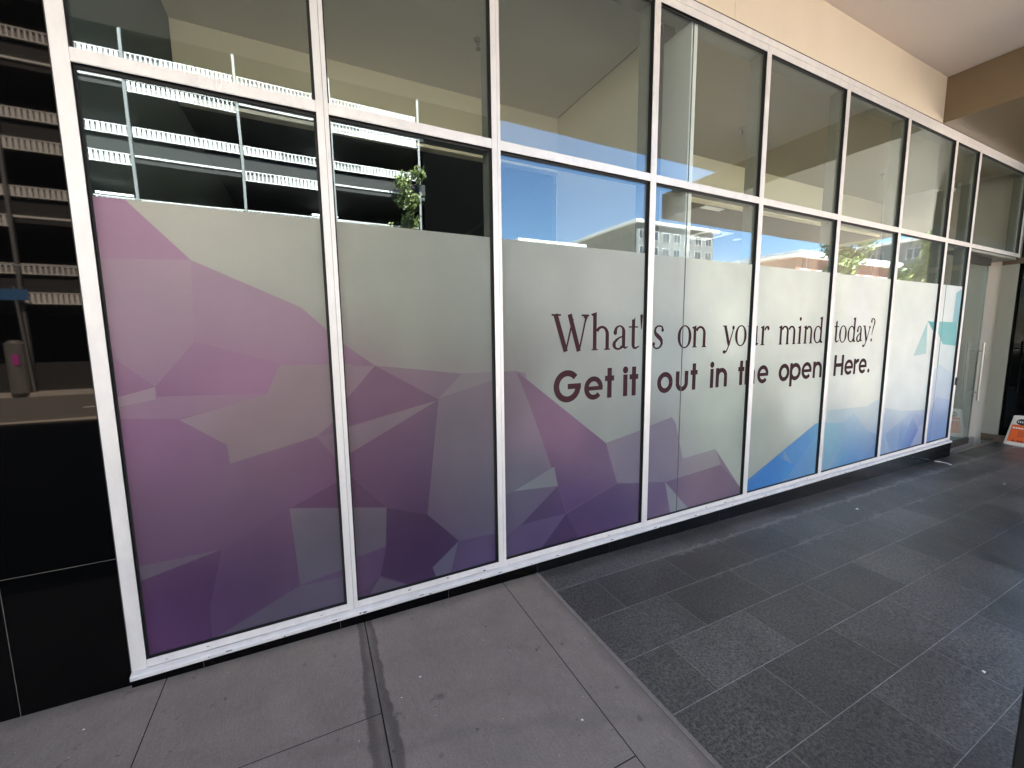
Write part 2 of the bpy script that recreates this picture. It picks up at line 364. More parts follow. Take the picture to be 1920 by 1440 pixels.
# ------------------------------------------------------------------ curtain wall
CW = thing('curtain_wall', 'silver aluminium framed glass shopfront with pastel printed vinyl over its lower panes', 'shopfront', (0, 0, 0))
MX = [-.897, 0, .9, 2.1, 3.295, 4.472, 5.668, 6.845, 7.553, 9.30]
MW = .053
ZB, ZT0, ZT1, ZH = .088, 2.575, 2.626, 3.725
YB = .145                              # back face of the deep mullions
for i, x in enumerate(MX):
    mb = MB()
    zt = 3.775
    z_lo = .050 if i < 9 else ZT0 - .005
    if i == 0: mb.box(x, x + MW, 0, .006, z_lo, zt)
    else:
        mb.box(x, x + .0325, 0, .006, z_lo, zt); mb.box(x + .0338, x + MW, .0004, .006, z_lo, zt)
    B(x + .004, x + MW - .004, .0061, .0344, z_lo, zt - .001).build('gasket', M['gasket'], CW)
    if i == 0: B(x, x + .0035, .0061, .0344, .03, zt - .001).build('mullion_flange', M['alu'], CW)
    mb.build('mullion', M['alu'], CW, bevel=.0012)
    if i:
        B(x + .001, x + MW - .001, .0345, YB, .03 if i < 9 else ZT0, zt - .04).build('mullion_fin', M['alu_in'], CW)
bays = [(MX[i] + MW, MX[i + 1]) for i in range(9)]
for i, (a, b) in enumerate(bays):
    a += .0006; b -= .0006
    tm = MB().prism([(.0015, ZT0 + .004), (.0035, ZT0), (.0065, ZT0), (.0065, ZT1), (.0015, ZT1)], a, b)
    tm.build('transom', M['alu'], CW, bevel=.001)
    B(a, b, .0067, .0344, ZT0 + .004, ZT1 - .004).build('gasket', M['gasket'], CW)
    if i < 8:
        B(a, b, .0067, .0344, .052, ZB - .004).build('gasket', M['gasket'], CW)
        B(a, b, .0345, .12, ZT0 + .004, ZT1 - .002).build('transom_back', M['alu_in'], CW)
        B(a, b, .0015, .0065, .0525, ZB).build('bottom_rail', M['alu'], CW, bevel=.001)
    # the head is two extrusions with a fine groove
    B(a, b, .0067, .0344, ZH + .004, 3.7745).build('gasket', M['gasket'], CW)
    h = MB().box(a, b, .0012, .0065, ZH, 3.7745); h.build('head_rail', M['alu'], CW, bevel=.001)
    B(a, b, .0345, .15, 3.735, 3.80).build('head_box', M['alu_in'], CW)
B(-.897, 9.353, .0002, .06, 3.7765, 3.826).build('head_flashing', M['alu'], CW, bevel=.0015)
B(-.897, 9.353, .0006, .05, 3.8262, 3.8312).build('head_shadow_strip', M['gasket'], CW)  # black strip drawn as the shadow line below the fascia
# projecting sill with rounded nose, weep slots and chips in the finish
sill = MB().prism([(.02, .0495), (-.004, .0495), (-.008, .0475), (-.024, .0435), (-.027, .040), (-.027, .024), (-.023, .0205), (-.004, .0205), (.02, .0205)], -.897, 7.606).build('sill', M['alu'], CW)
for x in [-.533, -.068, .396, .895, 1.321, 1.79, 2.217, 2.659, 3.116, 3.583, 4.03, 4.48, 4.93, 5.38, 5.83, 6.28, 6.73, 7.18]:
    B(x - .013, x + .013, -.0277, -.023, .0345, .0385).build('weep_slot', M['gasket'], sill)
random.seed(5)
ch = MB()
for k in range(80):
    x = random.uniform(-.8, 7.4); z = random.choice([random.uniform(.026, .037), random.uniform(.055, .080)]); y = -.0274 if z < .045 else .0011
    n = random.randint(4, 6); s = random.choice([.0015, .002, .003, .004, .006, .008]) * random.uniform(.8, 1.2)
    ch.poly([(x + s * random.uniform(.6, 1.8) * math.cos(6.283 * j / n), y, z + s * .5 * math.sin(6.283 * j / n)) for j in range(n)])
for x, z, s in ((1.783, .058, .013), (3.172, .060, .012), (2.42, .06, .008), (.86, .07, .008), (-.13, .065, .01)):
    ch.poly([(x - s, .0011, z - s * .3), (x + s * .2, .0011, z - s * .1), (x + s, .0011, z + s * .5), (x + s * .1, .0011, z + s * .2)])
cho = ch.build('chipped_finish', M['gasket'], CW, fix=False)

# glazing and black gaskets
panes = []
for i, (a, b) in enumerate(bays):
    if i < 8:
        gl = B(a + .002, b - .002, .026, .0325, ZB + .002, ZT0 - .002).build('glass_pane', M['glass'], CW); panes.append((a, b, gl))
        zr = [(ZB, ZT0), (ZT1, ZH)]
    else: zr = [(ZT1, ZH)]
    B(a + .002, b - .002, .026, .0325, ZT1 + .002, ZH - .002).build('glass_pane', M['glass'], CW)
    gk = MB(); t = .007
    for z0, z1 in zr:
        gk.box(a, a + t, .0205, .0258, z0, z1); gk.box(b - t - .006, b, .0205, .0258, z0, z1)
        gk.box(a + t, b - t - .006, .0205, .0258, z0, z0 + .004); gk.box(a + t, b - t - .006, .0205, .0258, z1 - t - .006, z1)
    gk.build('gasket', M['gasket'], CW)
# butt joint in the wide fourth bay, where the room partition meets the glass
B(2.489, 2.497, .0232, .0256, ZB + .005, 2.094).build('silicone_joint', M['joint'], CW)
B(2.4875, 2.4975, .0236, .0258, 2.096, ZT0 - .013).build('silicone_joint', M['joint'], CW)
B(2.4875, 2.4975, .0236, .0258, ZT1 + .005, ZH - .013).build('silicone_joint', M['joint'], CW)
B(7.055, 7.062, .0232, .0256, ZB + .005, 2.084).build('silicone_joint', M['joint'], CW)

# ---- printed vinyl; colours also hold light fall-off to the sill and backlight at right
FIELD_SAMPLES={'g': [(-0.54, 2.06, 180, 178, 165), (-0.02, 2.0, 165, 167, 155), (-0.35, 1.89, 176, 176, 164), (-0.04, 1.71, 160, 162, 150), (0.23, 1.88, 150, 154, 143), (0.69, 1.91, 142, 148, 140), (0.38, 1.55, 140, 145, 132), (0.81, 1.55, 128, 134, 128), (1.17, 1.94, 160, 166, 160), (1.8, 1.91, 170, 176, 171), (1.37, 1.13, 150, 156, 150), (1.82, 0.86, 145, 150, 145), (2.25, 1.93, 178, 185, 182), (2.29, 1.43, 165, 175, 175), (2.76, 1.96, 205, 210, 202), (3.1, 1.63, 215, 220, 210), (2.96, 0.92, 168, 178, 167), (2.85, 0.61, 160, 170, 158), (3.33, 0.6, 150, 158, 148), (3.82, 1.82, 218, 221, 212), (4.11, 0.82, 200, 205, 195), (3.72, 0.5, 160, 165, 155), (3.67, 0.25, 150, 155, 148), (5.11, 1.86, 225, 228, 220), (5.3, 0.78, 214, 216, 206), (6.36, 1.65, 215, 220, 216), (6.3, 0.7, 200, 208, 208), (7.33, 1.92, 215, 225, 225), (7.42, 0.96, 200, 212, 215), (-0.11, 0.51, 82, 85, 92), (-0.7, 0.54, 95, 90, 98), (-0.49, 0.1, 85, 88, 95), (-0.23, 0.16, 85, 85, 100), (0.13, 0.45, 85, 82, 90), (0.67, 0.05, 88, 90, 108), (0.25, 0.07, 88, 85, 95), (1.17, 0.58, 125, 135, 135), (-0.31, 1.1, 130, 120, 114), (-0.51, 1.22, 140, 126, 125), (-0.16, 1.19, 134, 122, 119), (0.18, 0.95, 118, 110, 108), (0.74, 1.21, 120, 118, 115), (-0.81, 1.34, 165, 155, 158), (2.35, 0.11, 135, 145, 150), (5.18, 0.14, 120, 150, 190), (-0.16, 1.29, 140, 125, 123), (-0.42, 1.03, 124, 110, 110), (-0.01, 1.23, 138, 123, 122), (-0.7, 1.24, 150, 135, 140), (-0.8, 1.27, 155, 138, 143), (0.06, 1.28, 135, 122, 122), (0.17, 1.32, 135, 120, 122), (0.64, 1.26, 122, 117, 115), (0.1, 1.02, 116, 104, 105), (1.02, 1.19, 116, 110, 112), (0.3, 1.15, 120, 108, 110), (1.33, 0.66, 115, 115, 122), (2.14, 0.62, 130, 132, 138), (2.66, 0.55, 145, 145, 145)], 'p': [(-0.75, 1.99, 158, 122, 148), (-0.64, 1.94, 164, 130, 150), (-0.75, 1.69, 160, 132, 150), (-0.47, 1.7, 158, 132, 148), (-0.27, 1.61, 153, 128, 143), (-0.09, 1.56, 148, 118, 137), (-0.43, 1.41, 146, 112, 136), (-0.34, 1.31, 152, 112, 136), (-0.71, 1.07, 130, 95, 125), (-0.8, 1.15, 134, 94, 125), (-0.53, 0.94, 118, 92, 115), (-0.32, 0.89, 118, 94, 108), (-0.09, 0.85, 112, 83, 100), (-0.68, 0.77, 103, 80, 102), (-0.38, 0.68, 90, 70, 90), (-0.79, 0.67, 98, 76, 98), (-0.36, 0.4, 73, 57, 80), (-0.68, 0.33, 76, 52, 92), (-0.79, 0.15, 96, 66, 106), (-0.55, 0.2, 72, 53, 84), (-0.1, 0.71, 98, 66, 98), (-0.07, 0.23, 85, 70, 95), (0.19, 1.22, 123, 95, 110), (0.36, 1.2, 118, 92, 106), (0.24, 0.98, 106, 80, 100), (0.34, 0.72, 88, 70, 92), (0.17, 0.75, 98, 73, 92), (0.39, 0.55, 80, 60, 85), (0.45, 0.25, 66, 48, 84), (0.23, 0.33, 72, 53, 84), (0.69, 0.82, 78, 72, 88), (0.79, 0.47, 62, 56, 82), (0.63, 0.99, 92, 85, 98), (0.78, 0.12, 78, 68, 100), (1.01, 1.09, 104, 86, 100), (1.17, 0.94, 136, 106, 127), (1.41, 0.91, 136, 106, 127), (1.73, 0.64, 118, 98, 120), (1.09, 0.59, 78, 74, 96), (1.16, 0.21, 76, 66, 98), (1.5, 0.29, 84, 70, 108), (1.84, 0.22, 90, 75, 115), (1.51, 0.01, 96, 70, 112), (1.98, 0.52, 112, 100, 124), (2.25, 0.61, 122, 112, 132), (2.32, 0.25, 108, 96, 128), (2.79, 0.39, 136, 120, 130), (2.94, 0.18, 130, 110, 127), (2.56, 0.07, 130, 112, 130), (3.23, 0.08, 120, 105, 122)], 'b': [(3.6, 0.16, 70, 125, 185), (4.16, 0.34, 80, 140, 195), (4.72, 0.43, 110, 175, 195), (5.19, 0.07, 90, 145, 195), (5.66, 0.07, 85, 130, 185), (6.14, 0.19, 100, 142, 195), (6.18, 0.64, 188, 198, 212), (6.23, 1.02, 195, 205, 215), (6.72, 0.05, 78, 105, 185), (7.28, 0.26, 105, 140, 192), (7.33, 0.69, 172, 184, 210), (7.42, 0.96, 190, 205, 220), (5.33, 0.6, 160, 185, 205), (5.12, 0.5, 130, 175, 200)], 't': [(6.67, 1.52, 120, 185, 188), (7.31, 1.38, 130, 190, 190), (7.49, 1.93, 135, 185, 200), (6.49, 1.4, 140, 190, 190)]}
FACETS=[('p', 1, [(-0.843, 2.101), (-0.741, 2.095), (-0.539, 1.865), (-0.345, 1.768), (-0.121, 1.668), (-0.058, 1.595), (-0.002, 1.548), (0.061, 1.487), (0.209, 1.37), (0.693, 1.303), (0.912, 1.299), (1.051, 1.301), (1.763, 0.749), (2.097, 0.806), (2.407, 0.874), (2.542, 0.519), (2.932, 0.548), (3.259, 0.172), (3.343, 0.082), (3.348, 0.031), (2.119, 0.031), (0.914, 0.053), (0.003, 0.022), (-0.854, 0.018), (-0.861, 0.925)]), ('p', 0.68, [(-0.845, 1.851), (-0.539, 1.865), (-0.556, 1.51), (-0.709, 1.318), (-0.832, 1.444), (-0.851, 1.681)]), ('p', 0.85, [(-0.539, 1.865), (-0.121, 1.668), (-0.002, 1.548), (0.008, 1.385), (-0.226, 1.394), (-0.556, 1.51)]), ('p', 1.0, [(-0.84, 1.445), (-0.712, 1.318), (-0.85, 1.277)]), ('p', 0.2, [(-0.847, 1.277), (-0.71, 1.316), (-0.711, 1.262), (-0.846, 1.237)]), ('p', 1.06, [(-0.707, 1.318), (-0.556, 1.51), (-0.226, 1.398), (-0.289, 1.258), (-0.702, 1.273)]), ('p', 0.62, [(-0.849, 1.237), (-0.711, 1.262), (-0.702, 1.273), (-0.296, 1.254), (-0.634, 1.168), (-0.853, 1.19)]), ('p', 0.12, [(-0.638, 1.162), (-0.295, 1.255), (-0.232, 1.391), (0.095, 1.382), (0.106, 1.1), (-0.094, 1.021), (-0.467, 0.935), (-0.471, 1.026)]), ('p', 0.85, [(-0.094, 1.02), (0.047, 1.133), (0.041, 1.021)]), ('p', 0.62, [(-0.094, 1.02), (0.042, 1.035), (0.03, 0.831)]), ('p', 0.2, [(-0.851, 0.521), (-0.543, 0.524), (-0.852, 0.448)]), ('p', 1.25, [(-0.852, 0.448), (-0.532, 0.521), (-0.6, 0.249), (-0.602, 0.089), (-0.852, 0.07)]), ('p', 1.05, [(-0.532, 0.521), (-0.236, 0.674), (-0.22, 0.244), (-0.602, 0.089), (-0.6, 0.249)]), ('p', 0.1, [(-0.238, 0.668), (0.036, 0.616), (0.036, 0.286), (-0.216, 0.248)]), ('p', 0.12, [(0.008, 0.622), (0.232, 0.577), (0.216, 0.352), (-0.009, 0.317)]), ('p', 1.3, [(-0.228, 0.67), (0.046, 0.794), (0.036, 0.616)]), ('p', 1.3, [(0.019, 0.823), (0.066, 0.777), (0.23, 0.579), (0.008, 0.625)]), ('p', 0.3, [(-0.606, 0.081), (-0.22, 0.246), (0.002, 0.235), (0.023, 0.046)]), ('p', 0.4, [(0.045, 1.373), (0.209, 1.37), (0.064, 1.203), (0.034, 1.179)]), ('p', 1.15, [(0.209, 1.37), (0.548, 1.159), (0.032, 1.053), (0.039, 1.178)]), ('p', 0.7, [(0.209, 1.37), (0.693, 1.303), (0.548, 1.164)]), ('p', 0.22, [(0.548, 1.164), (0.693, 1.303), (0.921, 1.304), (0.927, 1.26)]), ('p', 0.3, [(0.032, 1.047), (0.542, 1.157), (0.023, 0.893)]), ('p', 1.1, [(0.548, 1.159), (0.46, 0.488), (0.23, 0.579), (0.062, 0.789), (0.019, 0.829), (0.023, 0.893)]), ('p', 0.6, [(0.548, 1.159), (1.051, 1.301), (1.115, 1.285), (1.162, 0.847), (1.145, 0.582), (0.999, 0.541), (0.953, 0.269), (0.65, 0.282), (0.46, 0.488)]), ('p', 1.35, [(0.46, 0.488), (0.644, 0.283), (0.478, 0.155), (0.5, 0.091), (0.345, 0.086), (0.182, 0.188), (0.222, 0.356), (0.232, 0.577)]), ('p', 0.15, [(0.643, 0.277), (0.587, 0.086), (0.5, 0.085), (0.478, 0.155)]), ('p', 0.2, [(0.176, 0.178), (0.345, 0.08), (0.112, 0.078)]), ('p', 1.1, [(0.176, 0.178), (0.112, 0.078), (0.038, 0.065), (0.019, 0.095)]), ('p', 0.6, [(0.97, 1.299), (1.051, 1.299), (1.149, 1.066), (1.328, 0.642), (1.026, 0.527), (0.937, 0.505)]), ('p', 1.1, [(1.051, 1.299), (1.763, 0.749), (1.828, 0.537), (1.872, 0.434), (1.43, 0.304), (1.357, 0.508), (1.149, 1.066)]), ('p', 0.02, [(1.328, 0.642), (1.357, 0.503), (1.026, 0.527)]), ('p', 0.6, [(1.763, 0.749), (2.104, 0.805), (2.118, 0.391), (1.872, 0.434)]), ('p', 0.8, [(1.026, 0.527), (1.357, 0.503), (1.083, 0.295), (0.932, 0.219), (0.937, 0.505)]), ('p', 1.25, [(1.357, 0.503), (1.424, 0.295), (1.072, 0.288)]), ('p', 1.3, [(1.424, 0.289), (1.872, 0.429), (2.133, 0.389), (2.144, 0.059), (1.532, 0.074)]), ('p', 1.5, [(1.424, 0.289), (1.531, 0.096), (1.216, 0.077)]), ('p', 0.7, [(2.148, 0.824), (2.407, 0.874), (2.45, 0.822), (2.542, 0.519), (2.48, 0.371), (2.359, 0.355), (2.133, 0.395)]), ('p', 0.5, [(2.542, 0.519), (2.932, 0.548), (3.007, 0.401), (2.366, 0.36), (2.48, 0.371)]), ('p', 1.15, [(2.367, 0.354), (3.008, 0.398), (3.259, 0.172), (3.328, 0.076), (2.629, 0.093)]), ('p', 0.1, [(2.359, 0.355), (2.63, 0.08), (2.428, 0.078)]), ('p', 1.1, [(2.133, 0.395), (2.351, 0.357), (2.419, 0.079), (2.144, 0.071)]), ('b', 1, [(3.304, 0.174), (3.377, 0.198), (4.405, 0.611), (4.614, 0.605), (4.841, 0.041), (3.391, 0.042)]), ('b', 0.72, [(3.899, 0.408), (4.188, 0.099), (3.912, 0.067)]), ('b', 0.35, [(4.597, 0.728), (5.368, 0.7), (5.578, 0.753), (5.771, 0.755), (5.794, 0.056), (4.55, 0.039)]), ('b', 0.7, [(4.574, 0.593), (5.069, 0.557), (4.944, 0.368), (4.606, 0.046)]), ('b', 0.5, [(5.069, 0.557), (5.119, 0.637), (5.458, 0.374), (4.979, 0.14), (4.836, 0.076), (4.944, 0.368)]), ('b', 0.85, [(5.075, 0.522), (5.782, 0.318), (5.776, 0.059), (4.579, 0.034), (4.824, 0.163)]), ('b', 0.6, [(5.697, 0.582), (6.139, 0.577), (7.021, 0.516), (6.953, 0.053), (5.754, 0.081)]), ('b', 0.5, [(5.792, 0.645), (6.257, 0.566), (6.462, 0.353), (5.892, 0.117)]), ('b', 0.62, [(4.694, 0.449), (5.117, 0.654), (5.65, 0.261), (5.342, 0.068)]), ('b', 0.78, [(5.852, 0.328), (6.465, 0.527), (6.955, 0.421), (6.053, 0.057)]), ('b', 1.1, [(3.391, 0.159), (3.808, 0.36), (4.261, 0.151), (3.401, 0.055)]), ('b', 0.9, [(3.912, 0.067), (4.433, 0.496), (4.552, 0.022)]), ('b', 0.95, [(6.207, 0.055), (6.206, 0.438), (6.421, 0.357), (6.361, 0.072)]), ('b', 1.05, [(6.437, 0.375), (6.52, 0.464), (6.705, 0.286), (6.519, 0.09), (6.295, 0.101)]), ('t', 1.1, [(6.644, 1.64), (6.883, 1.622), (6.979, 1.41)]), ('t', 0.65, [(6.646, 1.63), (6.696, 1.243), (6.372, 1.225)]), ('t', 1.0, [(6.793, 1.637), (7.501, 1.624), (7.536, 1.321), (7.129, 1.349), (6.955, 1.507)]), ('t', 0.75, [(7.64, 2.087), (7.375, 1.998), (7.358, 1.624), (7.722, 1.625)]), ('b', 0.6, [(6.864, 0.985), (7.104, 1.092), (7.726, 0.899), (7.733, 0.039), (6.948, 0.075)]), ('b', 1.0, [(7.118, 0.67), (7.611, 0.589), (7.662, 0.026), (6.948, 0.075), (6.945, 0.462)])]

GAIN = 1.13          # print reflectance for a full-white ink value
def field(k, x, z):
    sw = 0; r = [0, 0, 0]
    for sx, sz, a, b_, c in FIELD_SAMPLES[k]:
        wt = 1 / (((x - sx) ** 2 + (z - sz) ** 2) ** 1.5 + .004)
        sw += wt; r[0] += wt * lin(a); r[1] += wt * lin(b_); r[2] += wt * lin(c)
    return [v / sw for v in r]
def clip(poly, ax, lim, keep_less):
    out = []; n = len(poly)
    for i in range(n):
        p, q = poly[i], poly[(i + 1) % n]
        ip = (p[ax] <= lim) if keep_less else (p[ax] >= lim); iq = (q[ax] <= lim) if keep_less else (q[ax] >= lim)
        if ip: out.append(p)
        if ip != iq:
            t = (lim - p[ax]) / (q[ax] - p[ax]); out.append((p[0] + (q[0] - p[0]) * t, p[1] + (q[1] - p[1]) * t))
    return out
def clipbox(poly, x0, x1, z0, z1):
    for ax, l, kl in ((0, x0, False), (0, x1, True), (1, z0, False), (1, z1, True)):
        if len(poly) < 3: return []
        poly = clip(poly, ax, l, kl)
    return poly
def tris(poly):
    from mathutils.geometry import tessellate_polygon
    return [[poly[i] for i in t] for t in tessellate_polygon([[Vector((p[0], p[1], 0)) for p in poly]])]
def col_of(fld, m, x, z):
    gcol = field('g', x, z); dk = 1 - .75 * max(0, m - 1) if fld == 'p' else 1; m = .20 + .76 * min(m, 1.1) if fld == 'p' else m
    if fld == 'g': return gcol
    o = field(fld, x, z)
    if fld == 'b': o = [o[0] * .85, o[1] * .95, o[2] * .98]; m = m * .93
    if fld == 't': o = [o[0] * .6, o[1] * .9, o[2] * .92]
    return [max(.004, (gcol[i] * (1 - m) + o[i] * m) * dk) for i in range(3)]
CELL = .075
for (a, b, gl) in panes:
    x0, x1, z0, z1 = a + .0035, b - .0035, ZB + .003, 2.092 - .002 * (a / 2)
    mb = MB(); cols = []
    layers = [('g', 0, [(x0, z0), (x1, z0), (x1, z1), (x0, z1)])] + [f for f in FACETS]
    for li, (fld, m, pts) in enumerate(layers):
        yy = .0252 - li * .000028
        for tri in tris(pts):
            xs = [p[0] for p in tri]; zs = [p[1] for p in tri]
            if max(xs) < x0 or min(xs) > x1: continue
            for ix in range(math.floor(max(min(xs), x0) / CELL), math.ceil(min(max(xs), x1) / CELL)):
                for iz in range(math.floor(max(min(zs), z0) / CELL), math.ceil(min(max(zs), z1) / CELL)):
                    q = clipbox(tri, max(x0, ix * CELL), min(x1, ix * CELL + CELL), max(z0, iz * CELL), min(z1, iz * CELL + CELL))
                    if len(q) < 3: continue
                    ar = abs(sum(q[i][0] * q[(i + 1) % len(q)][1] - q[(i + 1) % len(q)][0] * q[i][1] for i in range(len(q))))
                    if ar < 1e-7: continue
                    if sum(q[i][0] * q[(i + 1) % len(q)][1] - q[(i + 1) % len(q)][0] * q[i][1] for i in range(len(q))) < 0: q = q[::-1]
                    mb.poly([(p[0], yy, p[1]) for p in q]); cols += [col_of(fld, m, p[0], p[1]) for p in q]
    o = mb.build('vinyl_film', M['film'], gl, fix=False)
    ca = o.data.color_attributes.new('print', 'FLOAT_COLOR', 'CORNER')
    for i, c in enumerate(cols): ca.data[i].color = (min(.85, c[0] * GAIN * 1.04), min(.85, c[1] * GAIN * 1.03), min(.85, c[2] * GAIN * 1.01), 1)

# ---- lettering, drawn stroke by stroke
class Glyphs:
    def __init__(s, y): s.mb = MB(); s.y = y; s.k = 0
    def face(s, pts):
        s.k += 1; y = s.y - (s.k % 23) * .00003
        ar = sum(pts[i][0] * pts[(i + 1) % len(pts)][1] - pts[(i + 1) % len(pts)][0] * pts[i][1] for i in range(len(pts)))
        if ar < 0: pts = pts[::-1]
        s.mb.poly([(p[0], y, p[1]) for p in pts])
    def rect(s, x0, x1, z0, z1): s.face([(x0, z0), (x1, z0), (x1, z1), (x0, z1)])
    def disc(s, x, z, rx, rz): s.face([(x + rx * math.cos(6.28318 * i / 24), z + rz * math.sin(6.28318 * i / 24)) for i in range(24)])
    def stroke(s, pts, ws):
        n = len(pts); L = []; Rr = []
        for i in range(n):
            p = pts[max(0, i - 1)]; q = pts[min(n - 1, i + 1)]; dx, dz = q[0] - p[0], q[1] - p[1]; l = math.hypot(dx, dz) or 1
            w_ = (ws[i] if isinstance(ws, (list, tuple)) else ws) / 2; nx, nz = -dz / l * w_, dx / l * w_
            L.append((pts[i][0] + nx, pts[i][1] + nz)); Rr.append((pts[i][0] - nx, pts[i][1] - nz))
        s.k += 1; y = s.y - (s.k % 23) * .00003
        for i in range(n - 1):
            q = [L[i], L[i + 1], Rr[i + 1], Rr[i]]
            s.mb.poly([(p[0], y, p[1]) for p in q][::-1])
    def arc(s, cx, cz, rx, rz, a0, a1, w0, w1=None, n=28):
        """ellipse arc; stroke is w0 where it runs vertically and w1 where it runs horizontally"""
        w1 = w0 if w1 is None else w1; pts = []; ws = []
        for i in range(n + 1):
            a = math.radians(a0 + (a1 - a0) * i / n); ca, sa = math.cos(a), math.sin(a)
            wd = w1 + (w0 - w1) * ca * ca; ws.append(wd); pts.append((cx + (rx - wd / 2) * ca, cz + (rz - wd / 2) * sa))
        s.stroke(pts, ws)
TK, TN, SE = .030, .0105, .0085       # serif: thick, thin, slab height
def serif(G, ch, x0, x1, zt, zb):
    w_, h = x1 - x0, zt - zb; X = lambda u: x0 + u * w_; Z = lambda v: zb + v * h
    def foot(c, hw=.026): G.rect(c - hw, c + hw, zb, zb + SE)
    def flag(c, z): G.face([(c - TK / 2 - .016, z - .020), (c - TK / 2 - .015, z - .013), (c + TK / 2, z), (c + TK / 2, z - .035), (c - TK / 2, z - .028)])
    if ch == 'W':
        G.stroke([(X(.10), zt), (X(.37), zb)], .034); G.stroke([(X(.37), zb + .004), (X(.56), zt - .03)], .013)
        G.stroke([(X(.47), zt), (X(.72), zb)], .034); G.stroke([(X(.73), zb + .004), (X(.93), zt)], .013)
        G.rect(X(0), X(.24), zt - .012, zt); G.rect(X(.79), X(1), zt - .012, zt)
        G.face([(X(.84), zt - .012), (X(.97), zt - .012), (X(.92), zt - .045)])
    elif ch in 'hn':
        xh = .170 if ch == 'h' else h; s0 = x0 + .032; s1 = x1 - .030
        G.stroke([(s0, zb), (s0, zt - (.006 if ch == 'h' else .012))], TK); flag(s0, zt)
        r = (s1 + TK / 2 - s0) / 2; cx = (s0 + s1 + TK / 2) / 2
        G.arc(cx, zb + xh - r * 1.0 - .004, r, r, 0, 150, TK, .017)
        G.stroke([(s1, zb), (s1, zb + xh - r - .003)], TK); foot(s0); foot(s1)
    elif ch == 'm':
        xs = [x0 + .030, (x0 + x1) / 2, x1 - .030]; G.stroke([(xs[0], zb), (xs[0], zt - .012)], TK); flag(xs[0], zt)
        for a, b in ((xs[0], xs[1]), (xs[1], xs[2])):
            r = (b + TK / 2 - a) / 2; cx = (a + b + TK / 2) / 2; rz = min(r, .06)
            G.arc(cx, zt - rz - .003, r, rz, 0, 150, TK, .017); G.stroke([(b, zb), (b, zt - rz - .002)], TK)
        for x in xs: foot(x, .024)
    elif ch == 'u':
        s0 = x0 + .034; s1 = x1 - .034; r = (s1 - s0 + TK) / 2
        G.stroke([(s0, zt), (s0, zb + r)], TK); G.arc((s0 + s1) / 2, zb + r, r, r, 180, 330, TK, .016)
        G.stroke([(s1, zb), (s1, zt)], TK); G.rect(x0 + .002, s0, zt - .009, zt); G.rect(s1 - .032, s1, zt - .009, zt); G.face([(s1, zb), (x1, zb + .012), (x1, zb + .018), (s1, zb + .03)])
    elif ch == 'r':
        s0 = x0 + .034; G.stroke([(s0, zb), (s0, zt - .012)], TK); flag(s0, zt); foot(s0, .029)
        G.arc(x1 - .028, zt - .05, .045, .047, 60, 165, .02, .016); G.disc(x1 - .015, zt - .025, .015, .017)
    elif ch == 'i':
        c = (x0 + x1) / 2; xh = zb + .170; G.stroke([(c, zb), (c, xh - .012)], TK); flag(c, xh); foot(c, .027); G.disc(c, zt - .017, .0165, .018)
    elif ch == 'o':
        G.arc((x0 + x1) / 2, (zt + zb) / 2, w_ / 2, h / 2, 0, 360, .031, .010, 48)
    elif ch == 's':
        P = [(.93, .80), (.84, .93), (.62, 1 - .03), (.42, .955), (.26, .87), (.21, .75), (.27, .65), (.45, .555), (.66, .46), (.80, .36), (.83, .24), (.74, .12), (.56, .045), (.34, .03), (.16, .09), (.06, .22)]
        W_ = [.012, .014, .012, .013, .018, .024, .029, .033, .033, .030, .024, .018, .013, .012, .014, .014]
        G.stroke([(X(a), Z(b)) for a, b in P], W_); G.disc(X(.88), Z(.80), .013, .014); G.disc(X(.13), Z(.22), .013, .014)
    elif ch == 'a':
        st = X(.70); G.stroke([(st, zb + .012), (st, zt - .05)], TK)
        G.arc(X(.44), zt - .05, st + TK / 2 - X(.44), .048, 0, 160, TK, .011); G.disc(X(.17), zt - .052, .0165, .018)
        G.stroke([(st, zb + h * .56), (X(.45), zb + h * .50), (X(.20), zb + h * .38)], [.010, .012, .02])
        G.arc(X(.36), zb + h * .22, X(.36) - x0, h * .22, 100, 330, TK, .014)
        G.stroke([(st - .004, zb + .03), (X(.80), zb + .012), (X(.98), zb + .022)], [.02, .016, .008]); G.stroke([(X(.50), zb + .012), (st, zb + .034)], .013)
    elif ch == 't':
        c = X(.42); top = zt; bar = zb + .166
        G.stroke([(c, zb + .028), (c, top - .02)], TK); G.face([(c - TK / 2, top - .045), (c + TK / 2, top - .002), (c + TK / 2, top - .05)])
        G.rect(x0, x0 + w_ * .86, bar - .010, bar); G.stroke([(c, zb + .034), (c + .008, zb + .014), (c + .024, zb + .009), (X(1), zb + .024)], [TK, .024, .016, .008])
    elif ch == 'd':
        s1 = x1 - .036; xh = .170; G.stroke([(s1, zb + .004), (s1, zt - .006)], TK); flag(s1, zt)
        rx = (s1 + TK / 2 - x0) / 2; G.arc(x0 + rx, zb + xh / 2, rx, xh / 2, 40, 320, TK, .012); G.face([(s1 + TK / 2 - .002, zb), (x1, zb + .008), (x1, zb + .014), (s1 + TK / 2 - .002, zb + .025)])
    elif ch == 'y':
        G.stroke([(X(.20), zt - .004), (X(.55), zb + h * .30)], TK); G.stroke([(X(.86), zt - .03), (X(.55), zb + h * .30), (X(.36), zb + h * .07)], [.012, .013, .012])
        G.rect(X(0), X(.32), zt - .009, zt); G.disc(X(.86), zt - .018, .015, .017); G.disc(X(.19), zb + .014, .018, .015); G.stroke([(X(.40), zb + h * .12), (X(.28), zb + .01)], .013)
    elif ch == '?':
        G.arc(X(.42), zt - .045, w_ * .52, .045, 150, -60, .024, .012); G.disc(X(.12), zt - .035, .014, .016)
